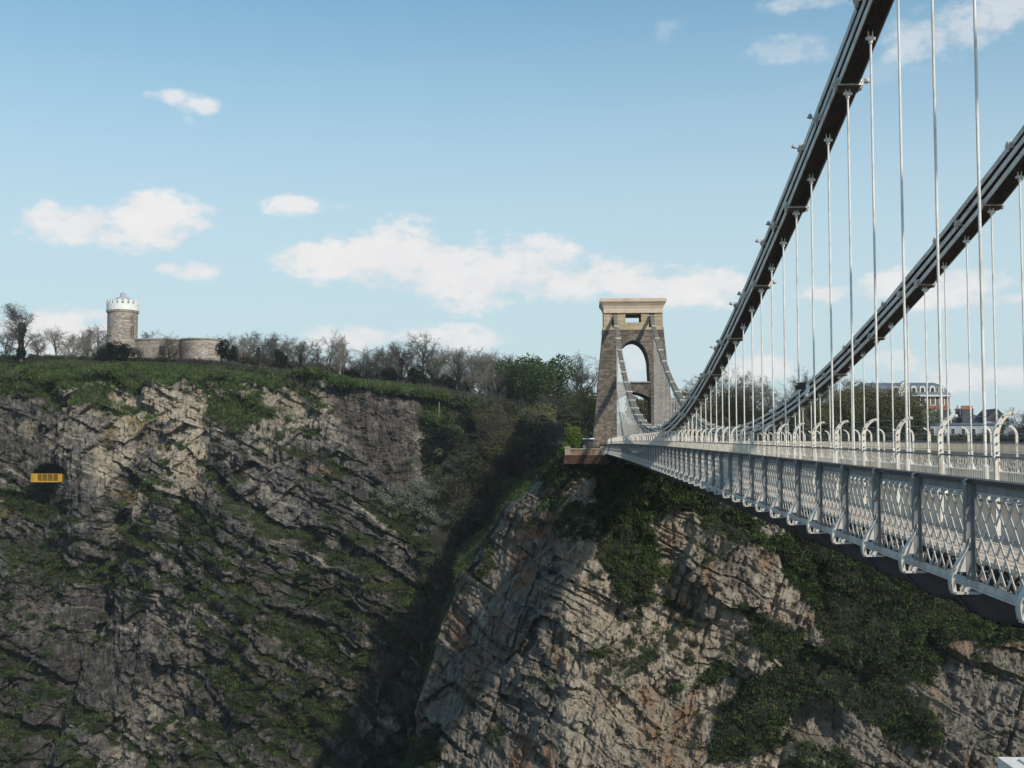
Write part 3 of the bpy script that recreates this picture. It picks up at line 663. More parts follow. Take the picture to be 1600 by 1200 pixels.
# ------------------------------------------------------------------ suspension bridge
ST0, PITCH = 1.67, 2.44
K0, K1 = 3, 81
STN = [ST0 + PITCH * k for k in range(K0, K1)]
LP, L1, L2, LQ = -5.34, -7.11, -13.21, -14.98        # near parapet, near chain, far chain, far parapet
def hr(X): return HR[0] + HR[1] * X + HR[2] * X * X   # handrail height
HR = (-.60, .0203, -3.0e-5)
CH = (16.32, -.236, .00133)
_cx = np.array([28.5, 40.7, 60., 80., 100., 203.5, 203.5]); _cz = np.array([10.2 - .05, 7.22 + .15, 3.70 + .45, 1.59 + .6, 1.05 + .6, 23.4, 23.4])
_k = np.linalg.lstsq(np.stack([np.ones(7), _cx, _cx**2, _cx**3], 1), _cz, rcond=None)[0]
def zc(X): return float(_k[0] + _k[1] * X + _k[2] * X * X + _k[3] * X ** 3)   # underside of the lowest chain

BR = empty('suspension_bridge', (0, 0, 0), label='grey and cream iron suspension bridge with chains and lattice parapet crossing the gorge', cat='bridge')

# deck: footways of boards, carriageway, girders along both chains
XS = [6] + STN[::2] + [207]
def strip(y0, y1, zo0, zo1, name, mat, step=4.88):
    mb = MB(); xs = np.arange(4, 207.01, step)
    for a, b in zip(xs[:-1], xs[1:]):
        za, zb = hr(a), hr(b)
        mb.add([(a,y0,za+zo0),(b,y0,zb+zo0),(b,y1,zb+zo0),(a,y1,za+zo0),(a,y0,za+zo1),(b,y0,zb+zo1),(b,y1,zb+zo1),(a,y1,za+zo1)],
               [(0,3,2,1),(4,5,6,7),(0,1,5,4),(1,2,6,5),(2,3,7,6),(3,0,4,7)])
    return mb.build(name, mat, BR)
for y0, y1 in ((-6.98, -5.48), (-14.84, -13.34)):
    mb = MB(); n = 9; w = (y1 - y0) / n
    xs = np.arange(4, 207.01, 4.88)
    for i in range(n):
        dz = random.Random(i).uniform(-.008, .004)
        for a, b in zip(xs[:-1], xs[1:]):
            p0, p1 = y0 + i * w + .008, y0 + (i + 1) * w - .008; za, zb = hr(a) - 1.1 + dz, hr(b) - 1.1 + dz
            mb.add([(a,p0,za-.05),(b,p0,zb-.05),(b,p1,zb-.05),(a,p1,za-.05),(a,p0,za),(b,p0,zb),(b,p1,zb),(a,p1,za)],
                   [(0,3,2,1),(4,5,6,7),(0,1,5,4),(1,2,6,5),(2,3,7,6),(3,0,4,7)])
    mb.build('footway_boards', M['boards'], BR)
strip(-13.1, -7.22, -1.22, -1.06, 'carriageway', M['asphalt'])
for y in (L1, L2):
    strip(y - .03, y + .03, -1.32, -.60, 'girder_web', M['web_paint'])
    strip(y - .15, y + .15, -.596, -.55, 'girder_flange', M['cream_paint'])
    strip(y - .12, y + .12, -1.40, -1.324, 'girder_flange', M['cream_paint'])

# parapet rails
for y, s in ((LP, 1), (LQ, -1)):
    strip(y - .10, y + .10, -.055, 0, 'handrail', M['dark_timber'])
    strip(y - .012, y + .03, -.17, -.058, 'rail_plate', M['shaded_grey_paint'])
    yi = y - s * .07
    strip(yi - .015, yi + .015, -.30, -.265, 'inner_rail', M['shaded_grey_paint'])
    strip(y - .05, y + .05, -1.47, -1.44, 'bottom_flange', M['lattice_paint'])
    strip(y + s * .02 - .012, y + s * .02 + .012, -1.438, -1.35, 'bottom_flange', M['lattice_paint'])
    yp = y - s * .28
    strip(yp - .012, yp + .012, .275, .30, 'top_wire_rail', M['shaded_grey_paint'])
    mb = MB()
    for oz in (.36, .48, .60, .72, .84):
        sh = -s * .235 * (1 - math.sqrt(max(0, 1 - (max(0, oz - .55) / .34) ** 2)))
        mb.tube([(x, yp + sh, hr(x) + oz) for x in np.arange(6, 206, 8)], .004, 3, False)
    mb.build('safety_wire', M['wire'], BR)
    # fine upright mesh between handrail and top rail
    mb = MB()
    for x in np.arange(8, 204, .075):
        z = hr(x); w = .0045 if s > 0 else .007
        mb.add([(x-w, yp, z-.05), (x+w, yp, z-.05), (x+w, yp, z+.276), (x-w, yp, z+.276), ], [(0, 1, 2, 3)])
        mb.add([(x, yp-w, z-.05), (x, yp+w, z-.05), (x, yp+w, z+.276), (x, yp-w, z+.276), ], [(0, 1, 2, 3)])
    mb.build('guard_mesh', M['cream_paint'], BR)

# lattice: bars at 45 degrees, two layers
PER = PITCH / 7; HB = 1.21
def bar_mesh(sgn, lay, mat=M['lattice_paint']):
    mb = MB(); mb.bar((0, lay, 0), (sgn * HB * .92, lay, HB), .009, .042, up=(-sgn, 0, .92)); return mb
bar_me = {}
for s in (1, -1):
    for sg in (1, -1):
        mb = MB(); mb.bar((-sg * HB * .46, 0, 0), (sg * HB * .46, 0, HB), .011, .040, up=(-sg, 0, .92)); mb.box(sg * HB * .46 - .04, sg * HB * .46 + .04, -.016, .016, HB - .09, HB - .02); bar_me[sg] = mb.mesh('lattice_bar', M['lattice_paint'])
nearbar = 0
for y, s in ((LP, 1), (LQ, -1)):
    for k, x in enumerate(STN):
        z = hr(x + PITCH / 2) - 1.36; sl = HR[1] + 2 * HR[2] * (x + PITCH / 2)
        asobj = s > 0 and 13 < x < 44
        pn = MB()
        za_, zb_ = hr(x), hr(x + PITCH)
        pn.add([(x, y - .022, za_ - .20), (x + PITCH, y - .022, zb_ - .20), (x + PITCH, y + .022, zb_ - .20), (x, y + .022, za_ - .20), (x, y - .022, za_ - .172), (x + PITCH, y - .022, zb_ - .172), (x + PITCH, y + .022, zb_ - .172), (x, y + .022, za_ - .172)],
               [(0,3,2,1),(4,5,6,7),(0,1,5,4),(1,2,6,5),(2,3,7,6),(3,0,4,7)])
        if not asobj:
            for i in range(7):
                for sg in (1, -1):
                    xc = x + (i + .5) * PER; lay = y + sg * .012; w = .02 + (.006 if x > 60 else 0)
                    pn.bar((xc - sg * HB * .46, lay, z + sl * (i * PER - PITCH/2)), (xc + sg * HB * .46, lay, z + HB + sl * (i * PER - PITCH/2)), .011, 2 * w, up=(-sg, 0, .92))
        po = pn.build('lattice_panel', M['lattice_paint'], BR, **({} if asobj else {'kind': 'stuff'}))
        if asobj:
            for i in range(7):
                for sg in (1, -1):
                    xc = x + (i + .5) * PER
                    put('lattice_bar', bar_me[sg], po, (xc, y + sg * .012, hr(xc) - 1.36)); nearbar += 1

# standards with their swept feet (template built at origin; z=0 at the handrail top, outboard is +y)
def standard_meshes():
    post = MB()
    post.box(-.006, .006, -.05, .05, -1.35, -.06)                       # web plate
    post.box(-.055, .055, -.062, -.051, -1.35, -.05)
    post.box(-.055, .055, .051, .062, -.85, -.05)
    for i in range(9): # half-round cap
        a0, a1 = math.pi * i / 9, math.pi * (i + 1) / 9
        post.add([(-.06, .064*math.cos(a0), -.05+.05*math.sin(a0)), (.06, .064*math.cos(a0), -.05+.05*math.sin(a0)), (.06, .064*math.cos(a1), -.05+.05*math.sin(a1)), (-.06, .064*math.cos(a1), -.05+.05*math.sin(a1))], [(0,1,2,3)])
    foot = MB()
    pts = []
    for i in range(15):
        t = i / 14
        zz = -.78 - .70 * t; yy = .072 + .245 * (sstep(.05, .86, t)) + .03 * math.sin(math.pi * t)
        pts.append((yy, float(zz)))
    pts.append((.30, -1.50))
    for (ya, za), (yb, zb) in zip(pts[:-1], pts[1:]):
        d = math.hypot(yb - ya, zb - za); ny, nz_ = (zb - za) / d * .012, -(yb - ya) / d * .012
        fw = .055 + .03 * min(1, max(0, (-.8 - za) / .6))
        foot.add([(-fw, ya, za), (fw, ya, za), (fw, yb, zb), (-fw, yb, zb), (-fw, ya+ny, za+nz_), (fw, ya+ny, za+nz_), (fw, yb+ny, zb+nz_), (-fw, yb+ny, zb+nz_)],
                 [(0,1,2,3),(7,6,5,4),(0,3,7,4),(1,5,6,2)])
        # web behind the upper curl
        if za > -1.22: foot.add([(0, .03, za), (0, .03, zb), (0, yb, zb), (0, ya, za)], [(0, 1, 2, 3)])
        else: foot.add([(0, yb - .075, zb), (0, yb, zb), (0, ya, za), (0, ya - .075, za)], [(0, 1, 2, 3)])
    foot.box(-.07, .07, -.06, .30, -1.52, -1.49)                       # shelf plate
    foot.box(-.006, .006, .06, .20, -1.489, -1.43); foot.tube([(0, .17, -1.489), (0, .17, -1.41)], .018, 6)
    return post.mesh('standard', M['shaded_grey_paint']), foot.mesh('foot', M['lattice_paint'])
post_me, foot_me = standard_meshes()
# cross girder: fish-bellied, open web
def cross_girder_mesh():
    g = MB(); yc = (LP + LQ) / 2; half = abs(LQ - LP) / 2 + .30
    def low(t):                   # t = -1..1 across the width
        e = 1 - abs(t); r = min(1, e / .17); return -1.58 - .40 * math.sqrt(max(0, 1 - (1 - r) ** 2)) - .12 * (1 - t * t)
    n = 56; ts = [-1 + 2 * i / n for i in range(n + 1)]
    for a, b in zip(ts[:-1], ts[1:]):
        ya, yb = a * half, b * half
        g.add([(-.07, ya, low(a)), (.07, ya, low(a)), (.07, yb, low(b)), (-.07, yb, low(b)), (-.07, ya, low(a)+.02), (.07, ya, low(a)+.02), (.07, yb, low(b)+.02), (-.07, yb, low(b)+.02)],
              [(3,2,1,0),(4,5,6,7),(0,1,5,4),(2,3,7,6)])
        if abs(a) > .8 or abs(b) > .8 : g.add([(0, ya, low(a)+.02), (0, yb, low(b)+.02), (0, yb, -1.585), (0, ya, -1.585)], [(0, 1, 2, 3)])
    g.box(-.07, .07, -half + .3, half - .3, -1.60, -1.578)
    m_ = 22
    for i in range(m_):
        a, b = -.8 + 1.6 * i / m_, -.8 + 1.6 * (i + 1) / m_
        g.bar((.01, a*half, -1.60), (.01, b*half, low(b) + .03), .01, .05, up=(0, 0, 1)); g.bar((-.01, a*half, low(a) + .03), (-.01, b*half, -1.60), .01, .05, up=(0, 0, 1))
    return g.mesh('cross_girder', M['under_iron'])
cg_me = cross_girder_mesh()
# curved guard posts (origin: handrail height, +y outboard; they bow inboard = -y)
def guard_post_mesh():
    g = MB(); C = []
    for i in range(9): C.append((0., -.75 + 1.30 * i / 8))
    for i in range(1, 9):
        ph = math.radians(82) * i / 8; C.append((-.235 * (1 - math.cos(ph)) / (1 - math.cos(math.radians(82))), .55 + .33 * math.sin(ph)))
    def wid(i): return .036 - .016 * (max(0, i - 8) / 8) ** 1.3
    def nrm(i):
        a, b = C[max(0, i-1)], C[min(16, i+1)]; d = math.hypot(b[0]-a[0], b[1]-a[1]); return ((b[1]-a[1])/d, -(b[0]-a[0])/d)
    for i in range(16):
        w0, w1 = wid(i), wid(i+1)
        if i < 6: w0 = w1 = .024
        n0, n1 = nrm(i), nrm(i+1)
        q = [(C[i][0]-n0[0]*w0, C[i][1]-n0[1]*w0), (C[i][0]+n0[0]*w0, C[i][1]+n0[1]*w0), (C[i+1][0]+n1[0]*w1, C[i+1][1]+n1[1]*w1), (C[i+1][0]-n1[0]*w1, C[i+1][1]-n1[1]*w1)]
        g.prism_x(q, -.008, .008)
        for s_ in (-1, 1):   # side flanges
            a = (C[i][0]+s_*n0[0]*w0, C[i][1]+s_*n0[1]*w0); b = (C[i+1][0]+s_*n1[0]*w1, C[i+1][1]+s_*n1[1]*w1)
            g.bar((.02, a[0], a[1]), (.02, b[0], b[1]), .055, .007, up=(0, 1, 0))
    g.tube([(-.03, -.24, .875), (.04, -.24, .875)], .024, 8)
    return g.mesh('guard_post', M['cream_paint'])
gp_me = guard_post_mesh()
hl = MB()
for t in (.36, .48, .60, .72, .84):
    yy = -.235 * (1 - math.sqrt(max(0, 1 - (max(0, t - .57) / .34) ** 2)))
    hl.tube([(-.018, yy, t - .02), (.018, yy, t - .02)], .013, 6)
hole_me = hl.mesh('wire_grommet', M['black_plastic'])
for k, x in enumerate(STN):
    z = hr(x)
    for y, s in ((LP, 1), (LQ, -1)):
        sc = (1, s, 1)
        o = put('standard', post_me, BR, (x, y + s * .10, z), scl=sc)
        put('foot', foot_me, BR, (x, y + s * .04, z), scl=sc)
        gp = put('guard_post', gp_me, BR, (x, y - s * .28, z), scl=sc)
        if s > 0 and x < 40: put('wire_grommet', hole_me, gp)
    put('cross_girder', cg_me, BR, (x, (LP + LQ) / 2, z + .065))

# chains: three tiers, links three bays long, staggered by one bay
GAP, BARH, CW = .345, .178, .57
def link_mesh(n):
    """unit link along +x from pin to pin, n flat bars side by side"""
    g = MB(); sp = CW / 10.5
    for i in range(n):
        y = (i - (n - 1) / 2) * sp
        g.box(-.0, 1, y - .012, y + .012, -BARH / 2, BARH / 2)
    me = g.mesh('chain_link', M['chain_paint']); me.materials.append(M['shaded_iron'])  # shade between and under the bars put into the inner bars' colour
    me.materials.append(M['chain_top'])  # mossy brown top faces, with their lit look put into the colour
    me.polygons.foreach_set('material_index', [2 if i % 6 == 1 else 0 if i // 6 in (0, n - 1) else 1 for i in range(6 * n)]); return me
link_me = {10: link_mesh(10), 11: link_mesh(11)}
def pin_mesh():
    g = MB()
    g.tube([(0, -CW/2 - .10, 0), (0, CW/2 + .10, 0)], .045, 10)
    for s in (-1, 1):
        g.tube([(0, s*(CW/2 + .0), 0), (0, s*(CW/2 + .06), 0)], .16, 12); g.tube([(0, s*(CW/2 + .056), 0), (0, s*(CW/2 + .10), 0)], .075, 6)
        for dx in (-.17, .17):
            g.tube([(dx, s*(CW/2 + .0), 0), (dx, s*(CW/2 + .04), 0)], .06, 6)
    nf = len(g.f)
    g.prism_z([(-.2, -CW/2 - .012), (.2, -CW/2 - .012), (.2, CW/2 + .012), (-.2, CW/2 + .012)], -BARH/2 - .03, BARH/2 + .02)
    me = g.mesh('link_pin', M['chain_paint']); me.materials.append(M['shaded_iron'])
    me.polygons.foreach_set('material_index', [1 if i == nf else 0 for i in range(len(g.f))]); return me  # plate underside coloured dark to stand for its shade
pin_me = pin_mesh()
lp = MB()
lp.tube([(0, 0, -.05), (0, .16, .06)], .016, 6); lp.tube([(0, .16, .06), (0, .26, .12)], [.05, .075], 8); lp.lathe([(.0, .19), (.045, .17), (.055, .13), (.03, .09)], 8, c=(0, .2, 0))
lamp_me = lp.mesh('chain_lamp', M['lamp_body'], True)
lb = MB(); lb.lathe([(.0, .035), (.03, .02), (.036, 0), (.02, -.03), (0, -.036)], 8); bulb_me = lb.mesh('bulb', M['white_paint'], True)
def chain_z(X, tier): return zc(X) + BARH / 2 + tier * GAP
for y, s in ((L1, 1), (L2, -1)):
    for tier in range(3):
        ks = list(range(-3 + tier, 84, 3)); nlink = 0
        for ka, kb in zip(ks[:-1], ks[1:]):
            xa, xb = ST0 + ka * PITCH, ST0 + kb * PITCH
            xb = min(xb, 205.5)
            if xb - xa < .5: continue
            za, zb = chain_z(xa, tier), chain_z(xb, tier)
            ang = math.atan2(zb - za, xb - xa)
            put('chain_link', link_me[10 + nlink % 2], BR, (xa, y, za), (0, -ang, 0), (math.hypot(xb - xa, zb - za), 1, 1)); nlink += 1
            if xa < 203:
                p = put('link_pin', pin_me, BR, (xa, y, za), (0, -ang, 0))
                if (tier >= 1 and s > 0) or (tier == 0 and ka % 2 == 0):
                    sy = 1 if tier >= 1 else -1
                    l = put('chain_lamp', lamp_me, BR, (xa, y + sy * CW / 2, za), scl=(1, sy, 1))

# suspension rods
def rod_head_mesh():
    g = MB()
    for s in (-1, 1): g.box(-.02, .02, s*.05 - .012, s*.05 + .012, 0, .24)
    g.tube([(0, -.11, 0), (0, .11, 0)], .045, 8); g.tube([(0, 0, -.12), (0, 0, .0)], .05, 8)
    return g.mesh('rod_head', M['rod_paint'])
def rod_foot_mesh():
    g = MB(); g.lathe([(.03, .62), (.05, .58), (.05, .34), (.038, .30), (.038, .12), (.07, .10), (.07, .0)], 10)
    for s in (-1, 1): g.prism_x([(s*.02, .0), (s*.13, 0), (s*.03, .22)][::s], -.03, .03)
    g.box(-.16, .16, -.02, .02, 0, .02); g.prism_x([(-.015, 0), (.015, 0), (.015, .2), (-.015, .2)], -.1, .1)
    return g.mesh('rod_foot', M['rod_paint'])
rh_me, rf_me = rod_head_mesh(), rod_foot_mesh()
rb = MB(); rb.tube([(0, 0, 0), (0, 0, 1)], .027, 10, False); rod_me = rb.mesh('suspension_rod', M['rod_paint'], True)
for y in (L1, L2):
    for x in STN:
        z0, z1 = hr(x) - .55, zc(x) - .08
        if z1 - z0 > .5:
            put('suspension_rod', rod_me, BR, (x, y, z0 + .1), scl=(1, 1, z1 - z0 - .1))
            put('rod_head', rh_me, BR, (x, y, z1 - .06)); put('rod_foot', rf_me, BR, (x, y, z0))

# camera unit clipped to a rod of the near chain
c0 = at(1254, 604, 37.6); c0.y = L1 + .12
cu = empty('security_camera', c0, label='small black and white camera box clamped to a near suspension rod', cat='camera')
b = MB(); b.box(-.16, .14, -.18, .02, -.09, .12); b.box(-.10, .1, .02, .1, -.1, .02); b.build('housing', M['black_plastic'], cu)
b = MB(); b.box(-.08, .16, -.30, -.19, -.18, .06); b.tube([(.0, -.24, -.18), (.0, -.22, -.3)], .05, 8); b.build('lens_hood', M['white_paint'], cu)
b = MB(); b.tube([(0, .02, 0), (0, .1, .02)], [.03, .02], 6); b.build('bracket', M['black_plastic'], cu)

# steel bracket end low at the right edge of the frame
c0 = at(1619, 1223, 9.0)
sb = empty('steel_bracket', c0, label='pale painted steel bracket end with an eye bolt at the bottom right corner', cat='bracket')
b = MB(); b.box(-.15, .5, -.5, .10, -.30, .06); b.build('beam', M['rod_paint'], sb)
b = MB(); b.box(-.12, .4, -.46, -.02, .062, .075); b.lathe([(.03, .08), (.045, .1), (.03, .12)], 10, c=(0, -.02, 0)); b.build('bolt_plate', M['cream_paint'], sb)

# ------------------------------------------------------------------ far tower
TX, TY = 203.6, (L1 + L2) / 2
TB = empty('bridge_tower', (TX, TY, 0), label='tapering rough stone bridge tower with tall arch and pale cream cap', cat='tower')
def tower():
    def outer(z): return float(np.interp(z, [-3, 2, 21.6], [7.35, 7.0, 5.15]))
    def front(z): return float(np.interp(z, [-3, 2, 21.6], [-1.6, -1.3, 0]))
    def back(z): return float(np.interp(z, [-3, 21.6], [8.8, 7.2]))
    apex, spring = 19.9, 15.3
    def hole(z):
        if z >= apex: return 0.
        if z <= spring: return float(np.interp(z, [-3, 12.5, spring], [3.0, 2.8, 2.62]))
        t = (z - spring) / (apex - spring); return 2.62 * math.sqrt(max(0, 1 - t ** 2.1))
    zs = sorted(set(list(np.linspace(-3, spring, 16)) + [spring + (apex - spring) * math.sin(math.pi / 2 * i / 14) for i in range(15)] + [apex, 20.6, 21.6]))
    body = MB()
    for s in (1, -1):
        base = len(body.v)
        for z in zs:
            h, o = hole(z), outer(z)
            for x, y in ((front(z), h), (front(z), o), (back(z), o), (back(z), h)): body.v.append((x, s * y, float(z)))
        for i in range(len(zs) - 1):
            for k in range(4):
                if k == 3 and hole(zs[i]) == 0: continue
                f = (base+i*4+k, base+i*4+(k+1) % 4, base+(i+1)*4+(k+1) % 4, base+(i+1)*4+k)
                body.f.append(f if s < 0 else f[::-1])
    body.box(.2, 7.0, -5.1, 5.1, 21.4, 21.58)
    body.build('wall', M['tower_stone'], TB)
    # cross wall with flat arch
    cb = MB(); poly = [(-3.0, 12.65), (3.0, 12.65), (3.0, 9.9)] + [(3.0 - 6.0 * i / 12, 9.9 + 1.15 * math.sin(math.pi * i / 12)) for i in range(1, 12)] + [(-3.0, 9.9)]
    cb.prism_x(poly[::-1], -.55, 7.6); cb.build('cross_wall', M['tower_stone'], TB)
    cb = MB(); cb.box(-.75, 7.7, -2.78, 2.78, 12.652, 12.85); cb.build('sill', M['coping'], TB)
    # ashlar storey with its three openings
    a = MB(); z0, z1, zt = 22.05, 24.55, 21.6
    op = [(-3.62, -2.66), (-1.35, 1.3), (2.62, 3.58)]
    a.box(-.12, 7.3, -5.2, 5.2, 21.6, 22.1); 
    lo = 22.25
    def wl(x0, x1):
        ys = [-5.0] + [v for p in op for v in p] + [5.0]
        for i in range(0, len(ys), 2): a.box(x0, x1, ys[i], ys[i+1], 22.1, z1)
        # sills of the openings
        a.box(x0, x1, op[1][0], op[1][1], 22.1, 22.95)
    wl(0, .9); wl(6.3, 7.2)
    for p_ in (op[0], op[2]): a.box(2.6, 3.0, p_[0] - .3, p_[1] + .3, 22.1, z1)  # inner walls added so the chain slots look dark
    a.box(.9, 6.3, 4.4, 5.0, 22.1, z1); a.box(.9, 6.3, -5.0, -4.4, 22.1, z1)
    a.build('ashlar_storey', M['ashlar'], TB)
    c = MB(); c.box(-.25, 7.45, -5.0, 5.0, 24.55, 25.35)
    prof = [(0.0, 25.35), (.12, 25.45), (.18, 25.75), (.42, 26.15), (.62, 26.4), (.66, 26.45), (.66, 26.95), (.5, 27.05)]
    def ring(e): return [(-.05 - e, -4.95 - e), (7.25 + e, -4.95 - e), (7.25 + e, 4.95 + e), (-.05 - e, 4.95 + e)]
    base = len(c.v)
    for e, z in prof:
        for x, y in ring(e): c.v.append((x, y, z))
    for i in range(len(prof) - 1):
        for k in range(4): c.f.append((base+i*4+k, base+i*4+(k+1) % 4, base+(i+1)*4+(k+1) % 4, base+(i+1)*4+k))
    c.f.append(tuple(base + (len(prof)-1)*4 + k for k in range(4)))
    c.build('cornice', M['cap_stone'], TB)
    p = MB(); p.box(-1.34, -1.25, 4.6, 5.8, 1.5, 2.3); p.build('plaque', M['plaque'], TB)
    p = MB(); p.box(-.98, -.9, 3.1, 6.9, 6.2, 6.35); p.box(-1.06, -.95, 4.35, 4.75, 3.9, 4.2); p.build('drain_slot', M['plaque'], TB)
    sd = MB()
    for y in (L1 - TY, L2 - TY): sd.tube([(-.3, y - .55, 24.0), (-.3, y + .55, 24.0)], .07, 8).tube([(-.3, y - .5, 23.5), (-.3, y + .5, 23.5)], .07, 8)
    sd.build('saddle_bolts', M['cream_paint'], TB)
    q = MB()
    q.prism_z([(-1.2, 5.1), (-1.2, 7.3), (8, 7.3), (8, 5.1)], -6, -3.02); q.build('plinth', M['tower_stone'], TB)
tower()

# abutment under the tower and the wing wall with its piers
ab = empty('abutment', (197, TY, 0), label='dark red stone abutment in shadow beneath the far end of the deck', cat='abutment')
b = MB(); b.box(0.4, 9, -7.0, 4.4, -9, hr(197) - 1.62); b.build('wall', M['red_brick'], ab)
w0, w1 = at(883, 700, 195.5), at(946, 700, 195.5)
ww = empty('parapet_wall', (195.5, w0.y, 0), label='low brown stone parapet wall with end piers beside the tower foot', cat='wall')
Lw = w0.y - w1.y
b = MB(); b.box(0, .6, -Lw, 0, .45, 1.35); b.build('wall', M['wall_stone'], ww)
b = MB(); b.box(-.12, .72, -Lw + .75, -.8, 1.352, 1.55); b.build('coping_stone', M['coping'], ww)
b = MB(); b.box(-.3, 8, -Lw - .5, .2, -1.0, .45); b.build('footing', M['red_brick'], ww)
for yy in (-.4, -Lw + .35):
    b = MB(); b.box(-.2, .8, yy - .42, yy + .42, .452, 1.62); b.box(-.28, .88, yy - .5, yy + .5, 1.622, 1.85); b.build('pier', M['coping'], ww)

# ------------------------------------------------------------------ scatter (ground cover): clumps placed by geometry nodes
srcs = {}
def clump_mesh(name, mat, n, size, leaf, seed, flat=.7, lift=.25):
    r = random.Random(seed); g = MB()
    for _ in range(n):
        th, ph = r.uniform(0, 2*math.pi), math.acos(r.uniform(-.3, 1)); rad = size * r.uniform(.45, 1) ** .6
        c = Vector((math.cos(th)*math.sin(ph)*rad, math.sin(th)*math.sin(ph)*rad, math.cos(ph)*rad*flat + lift*size))
        a = Vector((r.gauss(0,1), r.gauss(0,1), r.gauss(0,1))).normalized(); b_ = a.orthogonal().normalized(); s = leaf * r.uniform(.6, 1.3)
        g.add([c - a*s, c + b_*s*.55, c + a*s, c - b_*s*.55], [(0, 1, 2, 3)])
    return g.mesh(name, mat)
def grass_mesh(name, mat, seed):
    r = random.Random(seed); g = MB()
    for _ in range(26):
        x, y = r.gauss(0, .5), r.gauss(0, .5); h = r.uniform(.25, .7); a = r.uniform(0, 6.28); w = .07
        dx, dy = math.cos(a) * w, math.sin(a) * w; lx, ly = r.gauss(0, .2), r.gauss(0, .2)
        g.add([(x-dx, y-dy, 0), (x+dx, y+dy, 0), (x+lx, y+ly, h)], [(0, 1, 2)])
    return g.mesh(name, mat)
def twig_mesh(name, mat, seed, size=1.2):
    r = random.Random(seed); g = MB()
    for _ in range(34):
        a = r.uniform(0, 6.28); e = r.uniform(.3, 1.4); L_ = size * r.uniform(.5, 1.1)
        d = Vector((math.cos(a)*math.cos(e), math.sin(a)*math.cos(e), math.sin(e))) * L_
        p0 = Vector((r.gauss(0, .15), r.gauss(0, .15), 0)); p1 = p0 + d * .55; p2 = p0 + d + Vector((r.gauss(0,.1), r.gauss(0,.1), r.gauss(0,.1))) * size
        g.tube([p0, p1, p2], [.022, .016, .008], 3, False)
        for q in range(2):
            p3 = p1 + Vector((r.gauss(0,.3), r.gauss(0,.3), r.uniform(.1,.5))) * size * .6; g.tube([p1, p3], [.012, .006], 3, False)
    return g.mesh(name, mat)
def scatter(name, pts, scl, meshes, label, seed=0, rot=None):
    pts = np.asarray(pts, np.float32); n = len(pts); rng = np.random.default_rng(seed)
    me = bpy.data.meshes.new(name); me.vertices.add(n); me.vertices.foreach_set('co', pts.reshape(-1))
    a = me.attributes.new('scl', 'FLOAT', 'POINT'); a.data.foreach_set('value', np.asarray(scl, np.float32))
    r = np.zeros((n, 3), np.float32); r[:, 2] = rng.uniform(0, 6.28, n)
    if rot is not None: r[:, 0:2] = rot
    else: r[:, 0] = rng.uniform(-.5, .5, n); r[:, 1] = rng.uniform(-.5, .5, n)
    a = me.attributes.new('rot', 'FLOAT_VECTOR', 'POINT'); a.data.foreach_set('vector', r.reshape(-1))
    a = me.attributes.new('pick', 'INT', 'POINT'); a.data.foreach_set('value', rng.integers(0, len(meshes), n).astype(np.int32))
    o = bpy.data.objects.new(name, me); COL.objects.link(o); tag(o, label, kind='stuff')
    cl = bpy.data.collections.new(name + '_source')
    for i, m_ in enumerate(meshes):
        cl.objects.link(bpy.data.objects.new('%s_source_%d' % (name, i), m_))
    ng = bpy.data.node_groups.new(name, 'GeometryNodeTree')
    ng.interface.new_socket('Geometry', in_out='INPUT', socket_type='NodeSocketGeometry'); ng.interface.new_socket('Geometry', in_out='OUTPUT', socket_type='NodeSocketGeometry')
    N, L = ng.nodes, ng.links
    i_, o_ = N.new('NodeGroupInput'), N.new('NodeGroupOutput')
    ci = N.new('GeometryNodeCollectionInfo'); ci.inputs[0].default_value = cl; ci.inputs['Separate Children'].default_value = True; ci.inputs['Reset Children'].default_value = True
    ip = N.new('GeometryNodeInstanceOnPoints'); ip.inputs['Pick Instance'].default_value = True
    def na(nm, ty):
        q = N.new('GeometryNodeInputNamedAttribute'); q.data_type = ty; q.inputs[0].default_value = nm; return q.outputs[0]
    mp = N.new('GeometryNodeMeshToPoints'); L.new(i_.outputs[0], mp.inputs[0])
    L.new(mp.outputs[0], ip.inputs['Points']); L.new(ci.outputs[0], ip.inputs['Instance'])
    L.new(na('pick', 'INT'), ip.inputs['Instance Index']); L.new(na('rot', 'FLOAT_VECTOR'), ip.inputs['Rotation']); L.new(na('scl', 'FLOAT'), ip.inputs['Scale'])
    L.new(ip.outputs[0], o_.inputs[0])
    md = o.modifiers.new('scatter', 'NODES'); md.node_group = ng
    return o
IVY = [clump_mesh('ivy_clump', M['ivy'], 46, .8, .2, i) for i in range(3)]
SCR = [clump_mesh('scrub_clump', M['scrub'], 40, .9, .15, i + 10) for i in range(2)] + [twig_mesh('scrub_twigs', M['twigs'], 15), twig_mesh('scrub_twigs', M['twigs'], 16)]
GRS = [grass_mesh('grass_tuft', M['grass'], i) for i in range(2)]
BLO = [clump_mesh('blossom_clump', M['blossom'], 46, 1.0, .13, i + 30, 1.) for i in range(2)]
GOR = [clump_mesh('gorse_clump', M['gorse'], 26, .6, .12, i + 40) for i in range(2)]
rng = np.random.default_rng(5)
def pick(P, w, n):
    w = w.reshape(-1).astype(float); w[:] = np.clip(w, 0, None); w /= w.sum()
    i = rng.choice(len(w), n, p=w); return P.reshape(-1, 3)[i] + rng.normal(0, .15, (n, 3)), i
def vis(px, py): return (px > -60) & (px < 1660) & (py > 480) & (py < 1260)
P, vg, px, py, _ = LC
v = vis(px, py) * (np.clip(vg - .45, 0, 1))
pn = fbm(P[..., 1] / 9, P[..., 2] / 7, 301, 4)
